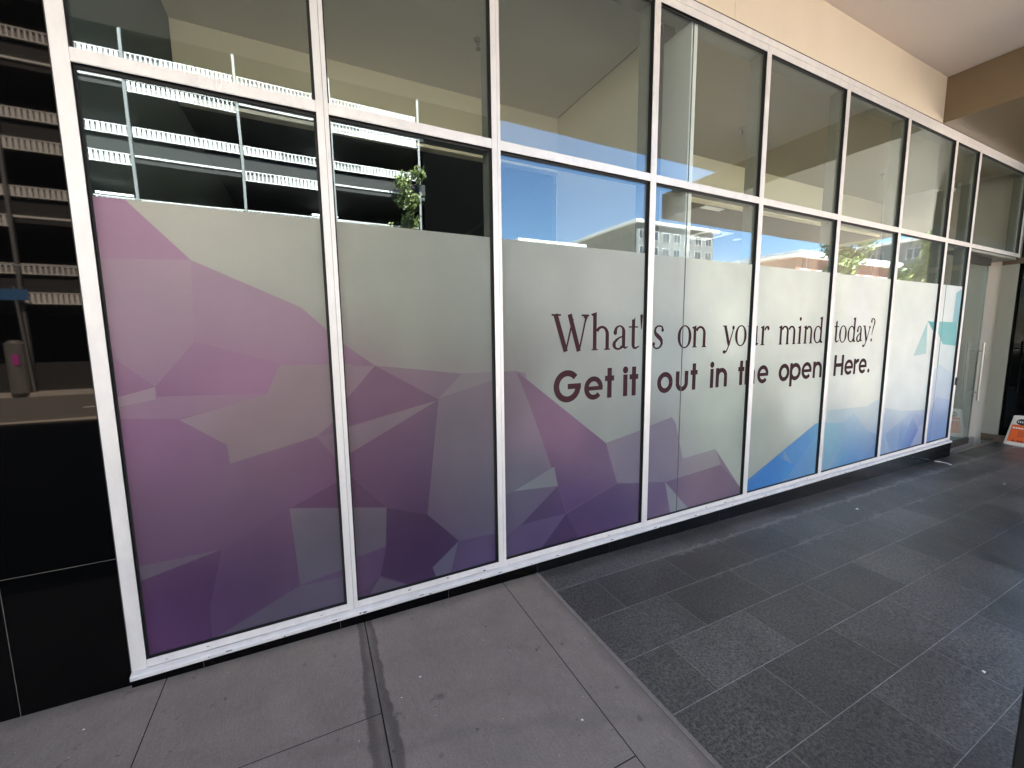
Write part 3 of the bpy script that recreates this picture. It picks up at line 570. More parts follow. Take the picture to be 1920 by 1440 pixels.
        G.stroke([(X(.66), zt - .082), (X(.42), zb + h * .42), (X(.36), zb + h * .28)], [.022, .013, .009]); G.disc(X(.34), zb + .017, .016, .017)
    elif ch == "'":
        G.face([(X(.05), zt - .012), (X(.3), zt), (X(.7), zt), (X(.95), zt - .012), (X(.85), zt - .04), (X(.6), zb), (X(.4), zb), (X(.15), zt - .04)])
SW = .039
def sans(G, ch, x0, x1, zt, zb):
    w_, h = x1 - x0, zt - zb; cx, cz = (x0 + x1) / 2, (zt + zb) / 2
    if ch == 'G':
        G.arc(cx - .002, cz, w_ / 2, h / 2, 42, 352, .043, .041, 48); G.rect(cx, x1, cz - .020, cz + .016)
    elif ch == 'e':
        G.arc(cx, cz, w_ / 2, h / 2, -42, -360, .037, .035, 44); G.rect(x0 + .02, x1 - .002, cz - .016, cz + .013)
    elif ch == 'o': G.arc(cx, cz, w_ / 2, h / 2, 0, 360, .040, .038, 48)
    elif ch == 't':
        c = cx; G.rect(c - SW / 2, c + SW / 2, zb, zt); G.rect(x0, x1, zb + .120, zb + .157)
    elif ch == 'i':
        c = cx; G.rect(c - SW / 2, c + SW / 2, zb, zb + .157); G.disc(c, zt - .025, .0245, .0255)
    elif ch == 'u':
        r = w_ / 2; G.rect(x0, x0 + SW, zb + r, zt); G.rect(x1 - SW, x1, zb + r, zt); G.arc(cx, zb + r, r, r, 180, 360, SW, .037)
    elif ch in 'nh':
        r = w_ / 2; top = zb + .160; G.rect(x0, x0 + SW, zb, zt); G.rect(x1 - SW, x1, zb, top - r); G.arc(cx, top - r, r, r, 0, 180, SW, .037)
    elif ch == 'p':
        G.rect(x0, x0 + SW, zb, zt); m = zb + .055; G.arc(x0 + .086 + .0, (zt + m) / 2, w_ / 2 + .004, (zt - m) / 2, 0, 360, .040, .038, 44)
    elif ch == 'H':
        G.rect(x0, x0 + .042, zb, zt); G.rect(x1 - .042, x1, zb, zt); G.rect(x0 + .03, x1 - .03, cz - .016, cz + .022)
    elif ch == 'r':
        G.rect(x0, x0 + SW, zb, zt); G.arc(x0 + .080, zt - .062, .060, .060, 62, 165, .036, .036)
    elif ch == '.': G.disc(cx, zb + .022, .0225, .0225)
LET = [('W', 1.307, 1.604, 1.655, 1.411), ('h', 1.62, 1.789, 1.672, 1.414), ('a', 1.805, 1.948, 1.586, 1.411), ('t', 1.952, 2.052, 1.645, 1.411), ("'", 2.054, 2.084, 1.663, 1.555),
 ('s', 2.179, 2.293, 1.585, 1.407), ('o', 2.438, 2.588, 1.585, 1.407), ('n', 2.593, 2.763, 1.583, 1.411), ('y', 2.95, 3.103, 1.583, 1.352), ('o', 3.107, 3.256, 1.586, 1.409), ('u', 3.266, 3.42, 1.580, 1.41),
 ('r', 3.443, 3.565, 1.583, 1.411), ('m', 3.706, 3.97, 1.585, 1.411), ('i', 3.985, 4.068, 1.661, 1.413), ('n', 4.087, 4.242, 1.585, 1.413), ('d', 4.252, 4.413, 1.670, 1.412), ('t', 4.604, 4.703, 1.643, 1.411),
 ('o', 4.702, 4.843, 1.585, 1.41), ('d', 4.86, 5.021, 1.669, 1.411), ('a', 5.032, 5.155, 1.583, 1.41), ('y', 5.154, 5.315, 1.583, 1.355), ('?', 5.313, 5.407, 1.663, 1.412)]
SAN = [('G', 1.325, 1.541, 1.288, 1.071), ('e', 1.568, 1.727, 1.235, 1.072), ('t', 1.745, 1.826, 1.287, 1.076), ('i', 1.904, 1.955, 1.291, 1.076), ('t', 1.968, 2.051, 1.287, 1.075), ('o', 2.24, 2.402, 1.232, 1.070),
 ('u', 2.434, 2.57, 1.230, 1.071), ('t', 2.595, 2.674, 1.285, 1.075), ('i', 2.814, 2.872, 1.290, 1.075), ('n', 2.891, 3.032, 1.235, 1.075), ('t', 3.171, 3.25, 1.285, 1.075), ('h', 3.262, 3.397, 1.287, 1.075),
 ('e', 3.431, 3.589, 1.234, 1.071), ('o', 3.741, 3.904, 1.234, 1.071), ('p', 3.911, 4.08, 1.235, 1.015), ('e', 4.098, 4.263, 1.236, 1.072), ('n', 4.286, 4.439, 1.236, 1.075), ('.', 4.457, 4.503, 1.117, 1.075),
 ('H', 4.654, 4.832, 1.286, 1.075), ('e', 4.853, 5.019, 1.234, 1.073), ('r', 5.031, 5.127, 1.236, 1.075), ('e', 5.135, 5.296, 1.235, 1.073), ('.', 5.317, 5.368, 1.115, 1.075)]
for nm, L_, fn in (('serif_lettering', LET, serif), ('bold_lettering', SAN, sans)):
    for (a, b, gl) in panes:
        G = Glyphs(.0234)
        for it in L_:
            if it[2] > a and it[1] < b: fn(G, *it)
        if not G.mb.f: continue
        # letters that run behind a mullion are cut by the edge of the glass
        nf, nv = [], []
        for f in G.mb.f:
            p3 = [G.mb.v[i] for i in f]; y = p3[0][1]
            q = clipbox([(p[0], p[2]) for p in p3], a + .004, b - .004, 0, 3)
            if len(q) < 3: continue
            n = len(nv); nv += [(p[0], y, p[1]) for p in q]; nf.append(list(range(n, n + len(q))))
        G.mb.v, G.mb.f = nv, nf
        G.mb.build(nm, M['ink'], gl, fix=False)

# ------------------------------------------------------------------ glass door (part of the shopfront)
def gd(x, y): return gz(x, y)
zf = gd(8.1, .1)
dr = B(7.625, 8.69, .125, .137, zf + .10, 2.43).build('door', M['doorglass'], CW)
B(7.62, 8.70, .105, .157, 2.43, 2.53).build('top_rail', M['darkmetal'], dr, bevel=.003)
B(7.62, 8.695, .112, .150, zf + .012, zf + .10).build('kick_rail', M['darkmetal'], dr, bevel=.003)
h = MB()
for y in (.055, .205):
    h.tube((8.60, y, .50), (8.60, y, 1.34), .014, k=12)
for z in (.62, 1.22): h.tube((8.60, .055, z), (8.60, .205, z), .009, k=10)
h.build('handle', M['steel'], dr, smooth=False)
B(7.66, 7.72, .10, .165, .90, 1.02).build('lock', M['darkmetal'], dr, bevel=.003)
B(7.563, 7.60, -.022, -.0005, .80, .90).build('lock_keeper', M['rubber'], CW, bevel=.002)
B(8.695, 8.705, .123, .139, zf + .02, 2.43).build('edge_seal', M['steel'], dr)
B(7.607, 9.30, .02, .25, 2.54, 2.574).build('door_head', M['alu_in'], CW)
B(7.607, 9.38, .0, .03, zf - .05, zf + .004).build('threshold', M['steel'], CW)

# ------------------------------------------------------------------ plinth, granite wall, side wall
pl = thing('plinth', 'low polished black granite upstand under the shopfront sill', 'plinth', (0, 0, 0))
xs = [-.897, -.636, -.04, .558, 1.169, 1.773, 2.375, 2.966, 3.572, 4.172, 4.772, 5.372, 5.972, 6.572, 7.172, 7.604]
for a, b in zip(xs, xs[1:]):
    B(a + .001, b - .001, -.0185, .1, -.35, .0203).build('granite_strip', M['granite'], pl)
B(-.89, 7.59, -.0178, .09, -.35, .0195).build('joint_grout', M['grout_dark'], pl)
gw = thing('granite_wall', 'polished black granite wall cladding left of the shopfront, mirroring the car park', 'wall', (-4, 0, 0))
def gpanel(x0, x1, z0, z1): B(x0 + .0015, x1 - .0015, .0, .03, z0 + .0015, z1 - .0015).build('granite_panel', M['granite'], gw)
zz = [-.6, .586, 1.806, 3.026, 4.31]
for r in range(4):
    x = -.8985; st = [-1.25, -1.25, -1.25, -1.25][r] if r == 0 else -1.85
    e = [x, st] + [st - 1.2 * k for k in range(1, 13)]
    for a, b in zip(e, e[1:]): gpanel(b, a, zz[r], zz[r + 1])
B(-16, -.8995, .0008, .2, -.6, 4.31).build('joint_grout', M['grout_dark'], gw)
sw = thing('side_wall', 'dark granite return wall at the far end beyond the glass door', 'wall', (9.6, -2, 0))
B(9.40, 9.7, -.95, -.002, -.5, 3.815).build('granite_face', M['granite'], sw)
B(9.372, 9.399, -.94, .17, 2.49, 2.573).build('bronze_head_bar', M['bronze_dark'], sw, bevel=.002)
B(9.36, 9.399, -.94, .17, gd(9.4, -.3) + .004, gd(9.4, -.3) + .115).build('bronze_base_bar', M['bronze_dark'], sw, bevel=.002)
B(9.38, 9.41, -.001, .165, -.3, 3.78).build('glass_return', M['alu_in'], sw)
B(9.412, 9.7, .0, .17, -.3, 3.78).build('end_panel', M['alu_in'], sw)

# ------------------------------------------------------------------ building above: fascia, soffits, upper storeys
ub = thing('office_building', 'building with cream rendered fascia band and stippled ceiling projecting over the walkway', 'building', (0, 0, 4.3))
fx = [-20, -3.2, 2.886, 6.432]
for a, b in zip(fx, fx[1:]): B(a + .0012, b - .0012, -.001, .2, 3.8315, 4.3095).build('fascia', M['fascia'], ub)
B(-20, 6.43, .01, .2, 3.8315, 4.3).build('fascia_joint', M['grout_dark'], ub)
B(-20, 6.4325, -2.85, .25, 4.311, 4.42).build('ceiling', M['soffit'], ub)
B(-20, 13.05, -2.849, 8.2, 4.421, 7.35).build('upper_storey', M['fascia'], ub)
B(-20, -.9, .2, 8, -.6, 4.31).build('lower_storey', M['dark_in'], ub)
B(12.6, 22, .3, 8, -.6, 4.31).build('lower_storey', M['grey_wall'], ub)  # unseen block added to dim the view through the end windows
lc = thing('lower_canopy', 'lower bronze metal clad soffit and beam over the entrance door', 'canopy', (9.7, -2, 3.8))
B(6.4335, 13.05, -4.05, -.0025, 3.86, 4.308).build('beam_cladding', M['bronze'], lc)
px = [6.4335, 7.487, 8.667, 9.85, 11.03, 12.2, 13.05]
for a, b in zip(px, px[1:]):
    B(a + .0015, b - .0015, -4.05, -.0025, 3.8305, 3.862).build('soffit_panel', M['bronze'], lc)

# ------------------------------------------------------------------ room behind the glass
rm_ = thing('room_interior', 'empty beige plastered shop room seen through the upper panes', 'room', (3, 4, 0))
ZC, ZL, YBK = 3.88, 3.32, 1.83
B(-.88, 2.49, .151, YBK, ZC, ZC + .1).build('ceiling', M['ceil_in'], rm_)
B(2.51, 9.9, .151, YBK, ZC, ZC + .1).build('ceiling', M['ceil_r'], rm_)
B(-.88, 9.9, YBK, YBK + .1, ZL, ZC + .1).build('bulkhead', M['wall_in'], rm_)
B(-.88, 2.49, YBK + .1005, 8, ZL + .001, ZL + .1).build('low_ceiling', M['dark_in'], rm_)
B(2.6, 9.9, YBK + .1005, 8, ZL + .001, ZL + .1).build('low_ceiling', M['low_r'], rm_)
B(-.88, 2.49, .12, 8, -.5, -.02).build('floor', M['carpet'], rm_)
B(2.6, 9.9, .26, 8, -.5, -.19).build('floor', M['carpet'], rm_)
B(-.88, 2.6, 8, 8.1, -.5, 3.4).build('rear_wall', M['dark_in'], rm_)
rw = MB().box(2.6, 9.9, 8, 8.1, -.5, .5).box(2.6, 9.9, 8, 8.1, 3.1, 3.4)
for x, w_ in ((2.6, .9), (4.6, 2.9), (8.5, 1.4)): rw.box(x, x + w_, 8, 8.1, .5, 3.1)  # gaps between these piers are added openings, letting sun brighten the room
rw.build('rear_wall', M['wall_in'], rm_)
B(-.95, -.8905, .04, 8, -.5, 3.95).build('side_wall', M['teal_in'], rm_)
# partition between the two rooms, with the white metal post at its front end
B(2.50, 2.60, .50, YBK - .001, -.4, 3.878).build('partition', M['wall_in'], rm_)
B(2.555, 2.60, YBK + .101, 8, -.4, 3.319).build('partition', M['wall_in'], rm_)
B(2.50, 2.554, YBK + .101, 8, -.4, 3.319).build('partition_dark_sheet', M['dark_in'], rm_)  # dark sheet added so the partition's left face reads as unlit
B(2.485, 2.605, .30, .498, -.4, 3.878).build('partition_post', M['alu_in'], rm_)
B(2.49, 2.55, .04, .298, -.4, 3.73).build('partition_post', M['white'], rm_)
B(2.47, 2.484, .36, .44, -.4, 3.87).build('black_reveal', M['gasket'], rm_)
# end wall with two big windows
wy = [(1.95, 4.6), (5.0, 7.6)]
ew = MB().box(9.9, 10.05, .2, 8.1, -.5, 1.0).box(9.9, 10.05, .2, 8.1, 3.27, 3.95).box(9.9, 10.05, .2, 1.95, 1.0, 3.27).box(9.9, 10.05, 4.6, 5.0, 1.0, 3.27).box(9.9, 10.05, 7.6, 8.1, 1.0, 3.27)
e_ = ew.build('end_wall', M['wall_in'], rm_)
for a, b in wy:
    wf = MB().box(9.92, 9.98, a, a + .05, 1, 3.27).box(9.92, 9.98, b - .05, b, 1, 3.27).box(9.92, 9.98, (a + b) / 2 - .03, (a + b) / 2 + .03, 1, 3.27).box(9.92, 9.98, a, b, 1, 1.05).box(9.92, 9.98, a, b, 3.22, 3.27)
    wf.build('window_frame', M['alu'], e_)
B(9.45, 9.55, .171, 1.75, -.4, 3.879).build('lobby_wall', M['pinkwhite'], rm_)

def sprinkler(x, y, label):
    t = thing('sprinkler', label, 'sprinkler', (x, y, ZC), 'ceiling sprinklers')
    MB().tube((x, y, ZC - .001), (x, y, ZC - .012), .038, .034, 20).build('escutcheon', M['steel'], t)
    m = MB().tube((x, y, ZC - .012), (x, y, ZC - .045), .011, .008, 10)
    m.tube((x - .014, y, ZC - .045), (x - .004, y, ZC - .075), .003).tube((x + .014, y, ZC - .045), (x + .004, y, ZC - .075), .003).box(x - .016, x + .016, y - .004, y + .004, ZC - .048, ZC - .042)
    m.build('sprinkler_head', M['steel'], t)
    MB().tube((x, y, ZC - .075), (x, y, ZC - .079), .022, .022, 14).build('deflector', M['steel'], t)
sprinkler(1.267, 1.063, 'small chrome ceiling sprinkler, half hidden behind the third mullion from the left')
sprinkler(4.559, 1.095, 'small chrome ceiling sprinkler in the pane right of the room partition')
sprinkler(7.844, 1.108, 'small chrome ceiling sprinkler nearest the glass door')
# swirl diffuser in the low ceiling, downlight beside it, presence sensor over the door
cx, cy = 6.60, 3.14
df = thing('air_diffuser', 'square white ceiling air diffuser with round swirl slots', 'air vent', (cx, cy, ZL))
B(cx - .31, cx + .31, cy - .31, cy + .31, ZL - .012, ZL + .0005).build('plate', M['white'], df, bevel=.003)
m = MB(); m2 = MB()
for k in range(16):
    a = k * math.pi / 8
    p = [(cx + math.cos(a + da) * r, cy + math.sin(a + da) * r, ZL - .0125) for r, da in ((.07, 0), (.21, .10), (.21, .24), (.07, .22))]
    m2.poly(p)
MB().tube((cx, cy, ZL - .0122), (cx, cy, ZL - .0124), .235, .235, 32).build('swirl_ring', M['louvre_back'], df)
m2.build('swirl_slots', M['gasket'], df, fix=False)
dl = MB().tube((7.426, 3.146, ZL + .001), (7.426, 3.146, ZL - .008), .075, .08, 20).build('downlight', M['white']); tag(dl, 'round white downlight beside the air diffuser', 'light')
dl = MB().box(5.05, 5.45, 1.95, 2.05, ZL - .01, ZL + .0005).build('linear_light', M['white']); tag(dl, 'narrow white strip light fitting close to the bulkhead', 'light')
se = thing('motion_sensor', 'small white sensor box above the glass door', 'sensor', (8.55, .5, 3.80))
B(8.50, 8.60, .52, .60, 3.56, 3.70).build('housing', M['white'], se, bevel=.01)
B(8.515, 8.585, .50, .519, 3.60, 3.68).build('lens', M['louvre_back'], se, bevel=.004)
B(8.3, 8.5, .50, .62, 3.62, 3.72).build('bracket', M['alu_in'], se)

# ------------------------------------------------------------------ litter and small things on the paving
def scrap(x, y, s, label, k):
    random.seed(k); n = 7; z = gz(x, y) + .003; mb = MB()
    P = [(x + s * random.uniform(.5, 1.1) * math.cos(6.283 * j / n), y + s * random.uniform(.4, .9) * math.sin(6.283 * j / n)) for j in range(n)]
    n0 = 0; mb.v = [(p[0], p[1], z) for p in P] + [(p[0] * .8 + x * .2, p[1] * .8 + y * .2, z + s * .25 * random.uniform(.5, 1.2)) for p in P]
    mb.f = [list(range(n))[::-1], list(range(n, 2 * n))] + [[i, (i + 1) % n, n + (i + 1) % n, n + i] for i in range(n)]
    tag(mb.build('paper_scrap', M['scrap']), label, 'litter', 'white scraps dropped on the paving')
scrap(.818, -1.007, .008, 'round white scrap beside the long concrete joint near the tile edge', 1)
scrap(.267, -.509, .006, 'white scrap on the concrete just right of the dark stained joint', 2)
scrap(-.994, -.186, .006, 'white scrap on the concrete in front of the black granite wall', 3)
scrap(.168, -.581, .004, 'tiny white scrap close against the dark stained joint', 4)
scrap(2.703, -1.637, .011, 'white scrap on the dark tiles nearest the bottom right corner', 5)
scrap(4.362, -.395, .016, 'white scrap on the dark tiles below the blue printed panes', 6)
scrap(6.656, -.74, .016, 'white scrap farthest out on the dark tiles towards the bag', 7)
cs = MB(); n = 14
for i in range(n):
    a0 = -.9 + 1.35 * i / n; a1 = -.9 + 1.35 * (i + 1) / n; q = []
    for a, r in ((a0, .13), (a1, .13), (a1, .145), (a0, .145)): q.append((6.95 + math.cos(a) * r, -.10 + math.sin(a) * r))
    z = gz(7, -.1) + .0015; b0 = len(cs.v); cs.v += [(x, y, z) for x, y in q] + [(x, y, z + .006) for x, y in q]
    for f in ((3, 2, 1, 0), (4, 5, 6, 7), (0, 1, 5, 4), (1, 2, 6, 5), (2, 3, 7, 6), (3, 0, 4, 7)): cs.f.append([b0 + j for j in f])
tag(cs.build('plastic_strip', M['white']), 'curved white plastic offcut lying on the tiles by the end of the plinth', 'litter')

# mortar bag standing against the far wall
def bag():
    t = thing('mortar_bag', 'white paper sack with orange label and black oval mark on the tiles', 'sack', (9.3, -.3, gz(9.3, -.3)))
    yb0, yb1 = -.07, -.50; z0 = gz(9.3, -.28) + .002; H = .445; nx_, nz_ = 16, 18
    def P(u, v, s):      # u across (y), v up, s side
        y = yb0 + (yb1 - yb0) * (.03 + u * .94) + (u - .5) * .06 * v * 1.0
        y += -.03 * v * (1 - u) * 1.2
        bul = math.sin(math.pi * min(1, max(0, u))) ** .6 * (1 - v ** 3 * .92) * .055
        crk = .006 * noise.noise(Vector((u * 4, v * 5, s * 3)))
        x = 9.31 + .03 * v - s * (bul + .008) + crk
        return (x, y, z0 + H * v * (1 + .02 * math.sin(u * 7)))
    mb = MB()
    for s in (1, -1):
        n0 = len(mb.v)
        for j in range(nz_ + 1):
            for i in range(nx_ + 1): mb.v.append(P(i / nx_, j / nz_, s))
        for j in range(nz_):
            for i in range(nx_):
                a = n0 + j * (nx_ + 1) + i; mb.f.append([a, a + 1, a + nx_ + 2, a + nx_ + 1])
    m_ = (nx_ + 1) * (nz_ + 1)
    for i in range(nx_): mb.f.append([i, i + 1, m_ + i + 1, m_ + i]); a = nz_ * (nx_ + 1) + i; mb.f.append([a, a + 1, m_ + a + 1, m_ + a])
    for j in range(nz_): a = j * (nx_ + 1); mb.f.append([a, a + nx_ + 1, m_ + a + nx_ + 1, m_ + a]); a += nx_; mb.f.append([a, a + nx_ + 1, m_ + a + nx_ + 1, m_ + a])
    mb.build('sack', M['bagpaper'], t, smooth=True)
    def patch(name, u0, u1, v0, v1, m, off, shape=None, nn=10):
        q = MB()
        if shape == 'oval':
            c = P((u0 + u1) / 2, (v0 + v1) / 2, 1); q.v.append((c[0] - off, c[1], c[2]))
            for k in range(28):
                a = 6.28318 * k / 28; p = P((u0 + u1) / 2 + (u1 - u0) / 2 * math.cos(a), (v0 + v1) / 2 + (v1 - v0) / 2 * math.sin(a), 1); q.v.append((p[0] - off, p[1], p[2]))
            for k in range(28): q.f.append([0, 1 + k, 1 + (k + 1) % 28])
        else:
            for j in range(nn + 1):
                for i in range(nn + 1):
                    p = P(u0 + (u1 - u0) * i / nn, v0 + (v1 - v0) * j / nn, 1); q.v.append((p[0] - off, p[1], p[2]))
            for j in range(nn):
                for i in range(nn): a = j * (nn + 1) + i; q.f.append([a, a + 1, a + nn + 2, a + nn + 1])
        return q.build(name, m, t)
    patch('orange_label', .07, .95, .13, .70, M['orange'], .003)
    patch('oval_mark', .16, .52, .70, .90, M['blackink'], .004, 'oval')
    for a, b in ((.21, .24), (.27, .30), (.33, .36), (.39, .46)): patch('oval_letter', a, b, .775, .825, M['scrap'], .006, nn=2)
    for i, (a, b) in enumerate(((.12, .18), (.20, .26), (.28, .34), (.36, .42), (.46, .52), (.54, .60), (.62, .70), (.74, .82))): patch('title_letter', a, b, .575, .615, M['scrap'], .005, nn=2)
    patch('title_rule', .10, .92, .545, .555, M['blackink'], .005)
    for v in (.49, .45, .41, .37, .33): patch('small_print', .3, .85, v, v + .010, M['blackink'], .005)
    patch('size_box', .74, .92, .20, .30, M['scrap'], .005, nn=3)
    for a in (.2, .34, .42): patch('symbol', a, a + .06, .155, .195, M['blackink'], .005, nn=2)
bag()
bo = thing('bollard', 'dark brown square post edge at the bottom right corner, close to the camera', 'bollard', (1.4, -2.0, 0))
bz = gz(1.6, -1.95)
B(1.575, 1.70, -2.08, -1.952, bz, .90).build('post', M['darkmetal'], bo, bevel=.006)
B(1.575, 1.705, -2.085, -1.952, .9005, .915).build('cap', M['darkmetal'], bo, bevel=.004)

# ------------------------------------------------------------------ across the street (seen in the reflections)
GY = -18.0
cp = thing('parking_garage', 'multi storey car park with white corrugated balustrades mirrored in the left panes', 'parking garage', (-8, GY, 0))
posts = [-22.2, -18.85, -15.5, -12.15, -8.8, -5.42, -2.07, 1.30, 5.05]
X0, X1 = -22.2, 5.35
levels = [4.15, 6.70, 9.20, 11.70, 14.2]
B(X0, X1, GY - 12, GY - 11.8, -.3, 16).build('rear_wall', M['dark_g'], cp)
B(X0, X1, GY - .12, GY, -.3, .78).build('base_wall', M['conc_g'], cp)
def corr(x0, x1, z0, z1, y):
    mb = MB().box(x0, x1, y - .05, y - .03, z0, z1)
    n = max(1, int(round((x1 - x0) / .14)))
    mw = MB(); lo = random.choice([0, 0, .35, .6]); hi = lo + random.choice([.3, .45, 1]) if random.random() < .7 else -1
    for k in range(n):
        a = x0 + (x1 - x0) * k / n; p = (x1 - x0) / n
        mw.box(a, a + p * (.34 if lo <= k / n < hi else .62), y - .029, y + .03, z0 + .01, z1 - .01)
    mw.box(x0, x1, y - .02, y + .04, z1 - .012, z1 + .02).box(x0, x1, y - .02, y + .04, z0 - .02, z0 + .012)
    o = mw.build('louvre_panel', M['louvre'], cp); mb.build('backing', M['louvre_back'], o); return o
for li, z in enumerate(levels):
    B(X0, X1, GY - 11.79, GY - .15, z - 1.15, z - .95).build('floor_slab', M['dark_g'], cp)
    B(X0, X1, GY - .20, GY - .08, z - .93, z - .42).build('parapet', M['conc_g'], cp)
    for bi, (a, b) in enumerate(zip(posts, posts[1:])):
        corr(a + .06, b - .06, z - .31, z, GY + .0)
        if (bi + li) % 2 == 0: corr(a + .06, b - .06, z - 1.32, z - .97, GY + .06)
        else: B(a + .06, b - .06, GY + .02, GY + .10, z - 1.02, z - .955).build('edge_rail', M['louvre'], cp)
for x in posts:
    B(x - .045, x + .045, GY + .05, GY + .16, -.3, 14.3).build('post', M['post_g'], cp)
for x in (-20, -12, -4, 4):
    B(x - .3, x + .3, GY - 4.3, GY - 3.7, -.3, 14).build('column', M['dark_g'], cp)
for li, z in enumerate(levels[:4]):
    for x in (-14.5, -7.6, .4):
        B(x, x + 1.2, GY - 3.1, GY - 3.0, z - 1.32 + 2.45 - .25, z - 1.32 + 2.45 - .19).build('lamp', M['lamp'], cp)
st = thing('stair_tower', 'tall dark clad stair tower at the end of the car park', 'tower', (7.5, GY, 0))
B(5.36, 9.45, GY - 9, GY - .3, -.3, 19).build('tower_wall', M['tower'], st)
B(5.30, 9.5, GY - 9.05, GY - .25, 19, 19.2).build('coping', M['tower'], st)
for z in (): B(5.4, 9.4, GY - .299, GY - .27, z, z + .03).build('cladding_joint', M['post_g'], st)

# footpath furniture opposite
bn = thing('litter_bin', 'round steel litter bin with a magenta sticker mirrored in the granite', 'bin', (-9.0, -17.5, -.22))
MB().tube((-9.0, -17.55, -.22), (-9.0, -17.55, 1.45), .24, .24, 20).build('drum', M['binm'], bn)
MB().tube((-9.0, -17.55, 1.45), (-9.0, -17.55, 1.57), .25, .12, 20).build('lid', M['binm'], bn)
B(-8.99, -8.84, -17.33, -17.29, .75, 1.1).build('sticker', M['magenta'], bn)
sg = thing('street_sign', 'blue street sign on a grey pole mirrored in the granite', 'street sign', (-8.7, -17.6, -.22))
MB().tube((-8.70, -17.6, -.22), (-8.84, -17.6, 3.35), .04, .04, 10).build('pole', M['post_g'], sg)
B(-9.9, -8.5, -17.57, -17.54, 2.90, 3.27).build('sign_plate', M['blue'], sg, bevel=.004)

def tree(name, x, y, z0, h, rx, ztr, n, ls, label, mats=('leaf', 'leaf2'), seed=1, group=None, shape=1.0):
    random.seed(seed); t = thing(name, label, 'tree', (x, y, z0), group)
    tr = MB(); pts = [Vector((x, y, z0))]
    for k in range(1, 7): pts.append(Vector((x + random.uniform(-.04, .04) * h * .3, y + random.uniform(-.04, .04) * h * .3, z0 + h * .9 * k / 6)))
    r0 = max(.06, h * .014)
    for k in range(6): tr.tube(pts[k], pts[k + 1], r0 * (1 - k / 6.5), r0 * (1 - (k + 1) / 6.5), 8, False)
    limbs = []
    for k in range(14):
        z = ztr + (z0 + h * .92 - ztr) * (k + .5) / 14; f = (z - z0) / h; i = min(5, int(f / .9 * 6)); p = pts[i] + (pts[i + 1] - pts[i]) * (f / .9 * 6 - i)
        a = random.uniform(0, 6.283); v = (z - ztr) / (z0 + h - ztr); rr = rx * (math.sin(math.pi * (v * .85 + .12)) ** .7) * random.uniform(.65, 1)
        q = p + Vector((math.cos(a) * rr, math.sin(a) * rr, rr * random.uniform(.3, .8))); tr.tube(p, q, r0 * .35, r0 * .1, 5, False); limbs.append((p, q))
    tr.build('trunk', M['bark'], t)
    cl = []
    for _ in range(int(70 * shape)):
        p, q = random.choice(limbs); s = random.uniform(.35, 1.05); cl.append((p + (q - p) * s + Vector([random.gauss(0, rx * .12) for _ in range(3)]), rx * random.uniform(.14, .30)))
    mb = MB(); mi = []
    for _ in range(n):
        c, r = random.choice(cl); p = c + Vector([random.gauss(0, r * .6) for _ in range(3)])
        a = Vector([random.gauss(0, 1) for _ in range(3)]).normalized(); b = a.orthogonal().normalized(); c2 = a.cross(b); s = ls * random.uniform(.6, 1.3)
        mb.poly([tuple(p + b * s), tuple(p + c2 * s * .45), tuple(p - b * s), tuple(p - c2 * s * .45)]); mi.append(0 if random.random() < .6 else 1)
    o = mb.build('crown', [M[mats[0]], M[mats[1]]], t, fix=False)
    for i, p in enumerate(o.data.polygons): p.material_index = mi[i]
tree('street_tree', 4.42, -17.3, -.22, 9.95, .80, 3.6, 3800, .085, 'slim young street tree mirrored in front of the car park', seed=3, shape=2.2)
tree('plane_tree', 24.4, -9.0, -.3, 7.4, 1.25, 2.6, 3200, .13, 'leafy bright green tree mirrored in the sixth pane', seed=4)
tree('broad_tree', 33.0, -9.0, -.3, 9.0, 2.1, 2.4, 4500, .16, 'dark spreading tree mirrored in the seventh pane', seed=5)

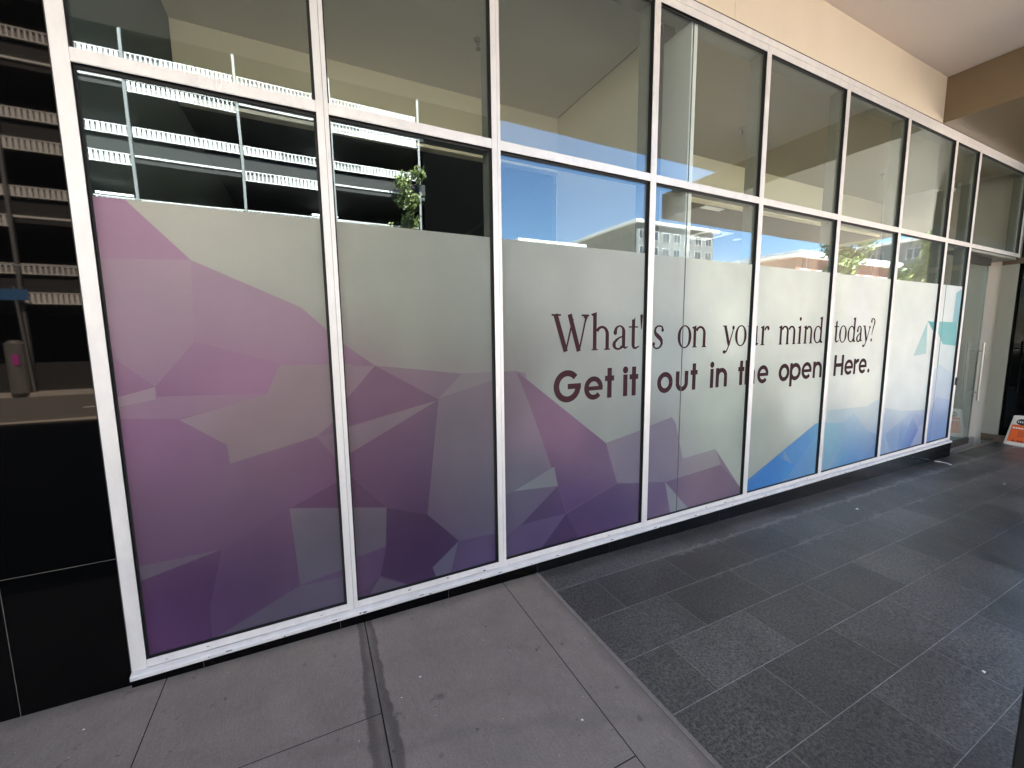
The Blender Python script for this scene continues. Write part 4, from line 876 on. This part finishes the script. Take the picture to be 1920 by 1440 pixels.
# apartment block, its neighbour, brick shops and distant blocks
def block(name, label, x0, x1, y0, y1, z1, wall, faces, cols, rows, zs, win=(1.7, 1.6), roof=.5, z0=-1):
    t = thing(name, label, 'building', ((x0 + x1) / 2, y1, z0))
    B(x0, x1, y0, y1, z0, z1).build('wall', wall, t)
    B(x0 - .9, x1 + .9, y0 - .9, y1 + .9, z1 + .002, z1 + roof).build('roof', M['aptw'], t)
    for fc in faces:
        nc = cols[fc]; L = (x1 - x0) if fc == 'f' else (y1 - y0)
        for r in range(rows):
            for c in range(nc):
                u = (c + .5) / nc * L; z = z1 - 2.9 - r * zs; ww = win[0]
                if fc == 'f':
                    X = x0 + u; w_ = MB().box(X - ww / 2 - .12, X + ww / 2 + .12, y1 + .002, y1 + .07, z - .12, z + win[1] + .12).build('window', M['trim'], t)
                    B(X - ww / 2, X - .05, y1 + .071, y1 + .08, z, z + win[1]).build('pane', M['aptglass'], w_); B(X + .05, X + ww / 2, y1 + .071, y1 + .08, z, z + win[1]).build('pane', M['aptglass'], w_)
                else:
                    Y = y0 + u; w_ = MB().box(x0 - .07, x0 - .002, Y - ww / 2 - .12, Y + ww / 2 + .12, z - .12, z + win[1] + .12).build('window', M['trim'], t)
                    B(x0 - .08, x0 - .071, Y - ww / 2, Y - .05, z, z + win[1]).build('pane', M['aptglass'], w_); B(x0 - .08, x0 - .071, Y + .05, Y + ww / 2, z, z + win[1]).build('pane', M['aptglass'], w_)
    return t
block('apartment_building', 'apartment block darkened to a shaded grey with white eaves and paired windows mirrored in the third and fourth panes', 57.5, 79, -92, -60, 22.8, M['apt'], 'fs', {'f': 7, 's': 9}, 4, 3.0)
block('flat_roofed_building', 'low pale flat roofed building mirrored left of the apartment block', 33, 45, -80, -61, 17.2, M['aptw'], 'f', {'f': 4}, 1, 3)
block('brick_shops', 'red brick shops with a white band mirrored in the fifth pane', 46, 66, -40, -24, 9.4, M['brick'], 'fs', {'f': 6, 's': 4}, 2, 3.2)
block('pale_office_block', 'pale distant office block closing the street', 95, 120, -60, -20, 17, M['apt'], 'fs', {'f': 6, 's': 8}, 4, 3.4)
aw = thing('awning', 'white flat awning along the front of the brick shops', 'awning', (56, -23, 5))
B(46, 66, -23.9, -21.5, 4.6, 5.0).build('awning_deck', M['aptw'], aw)
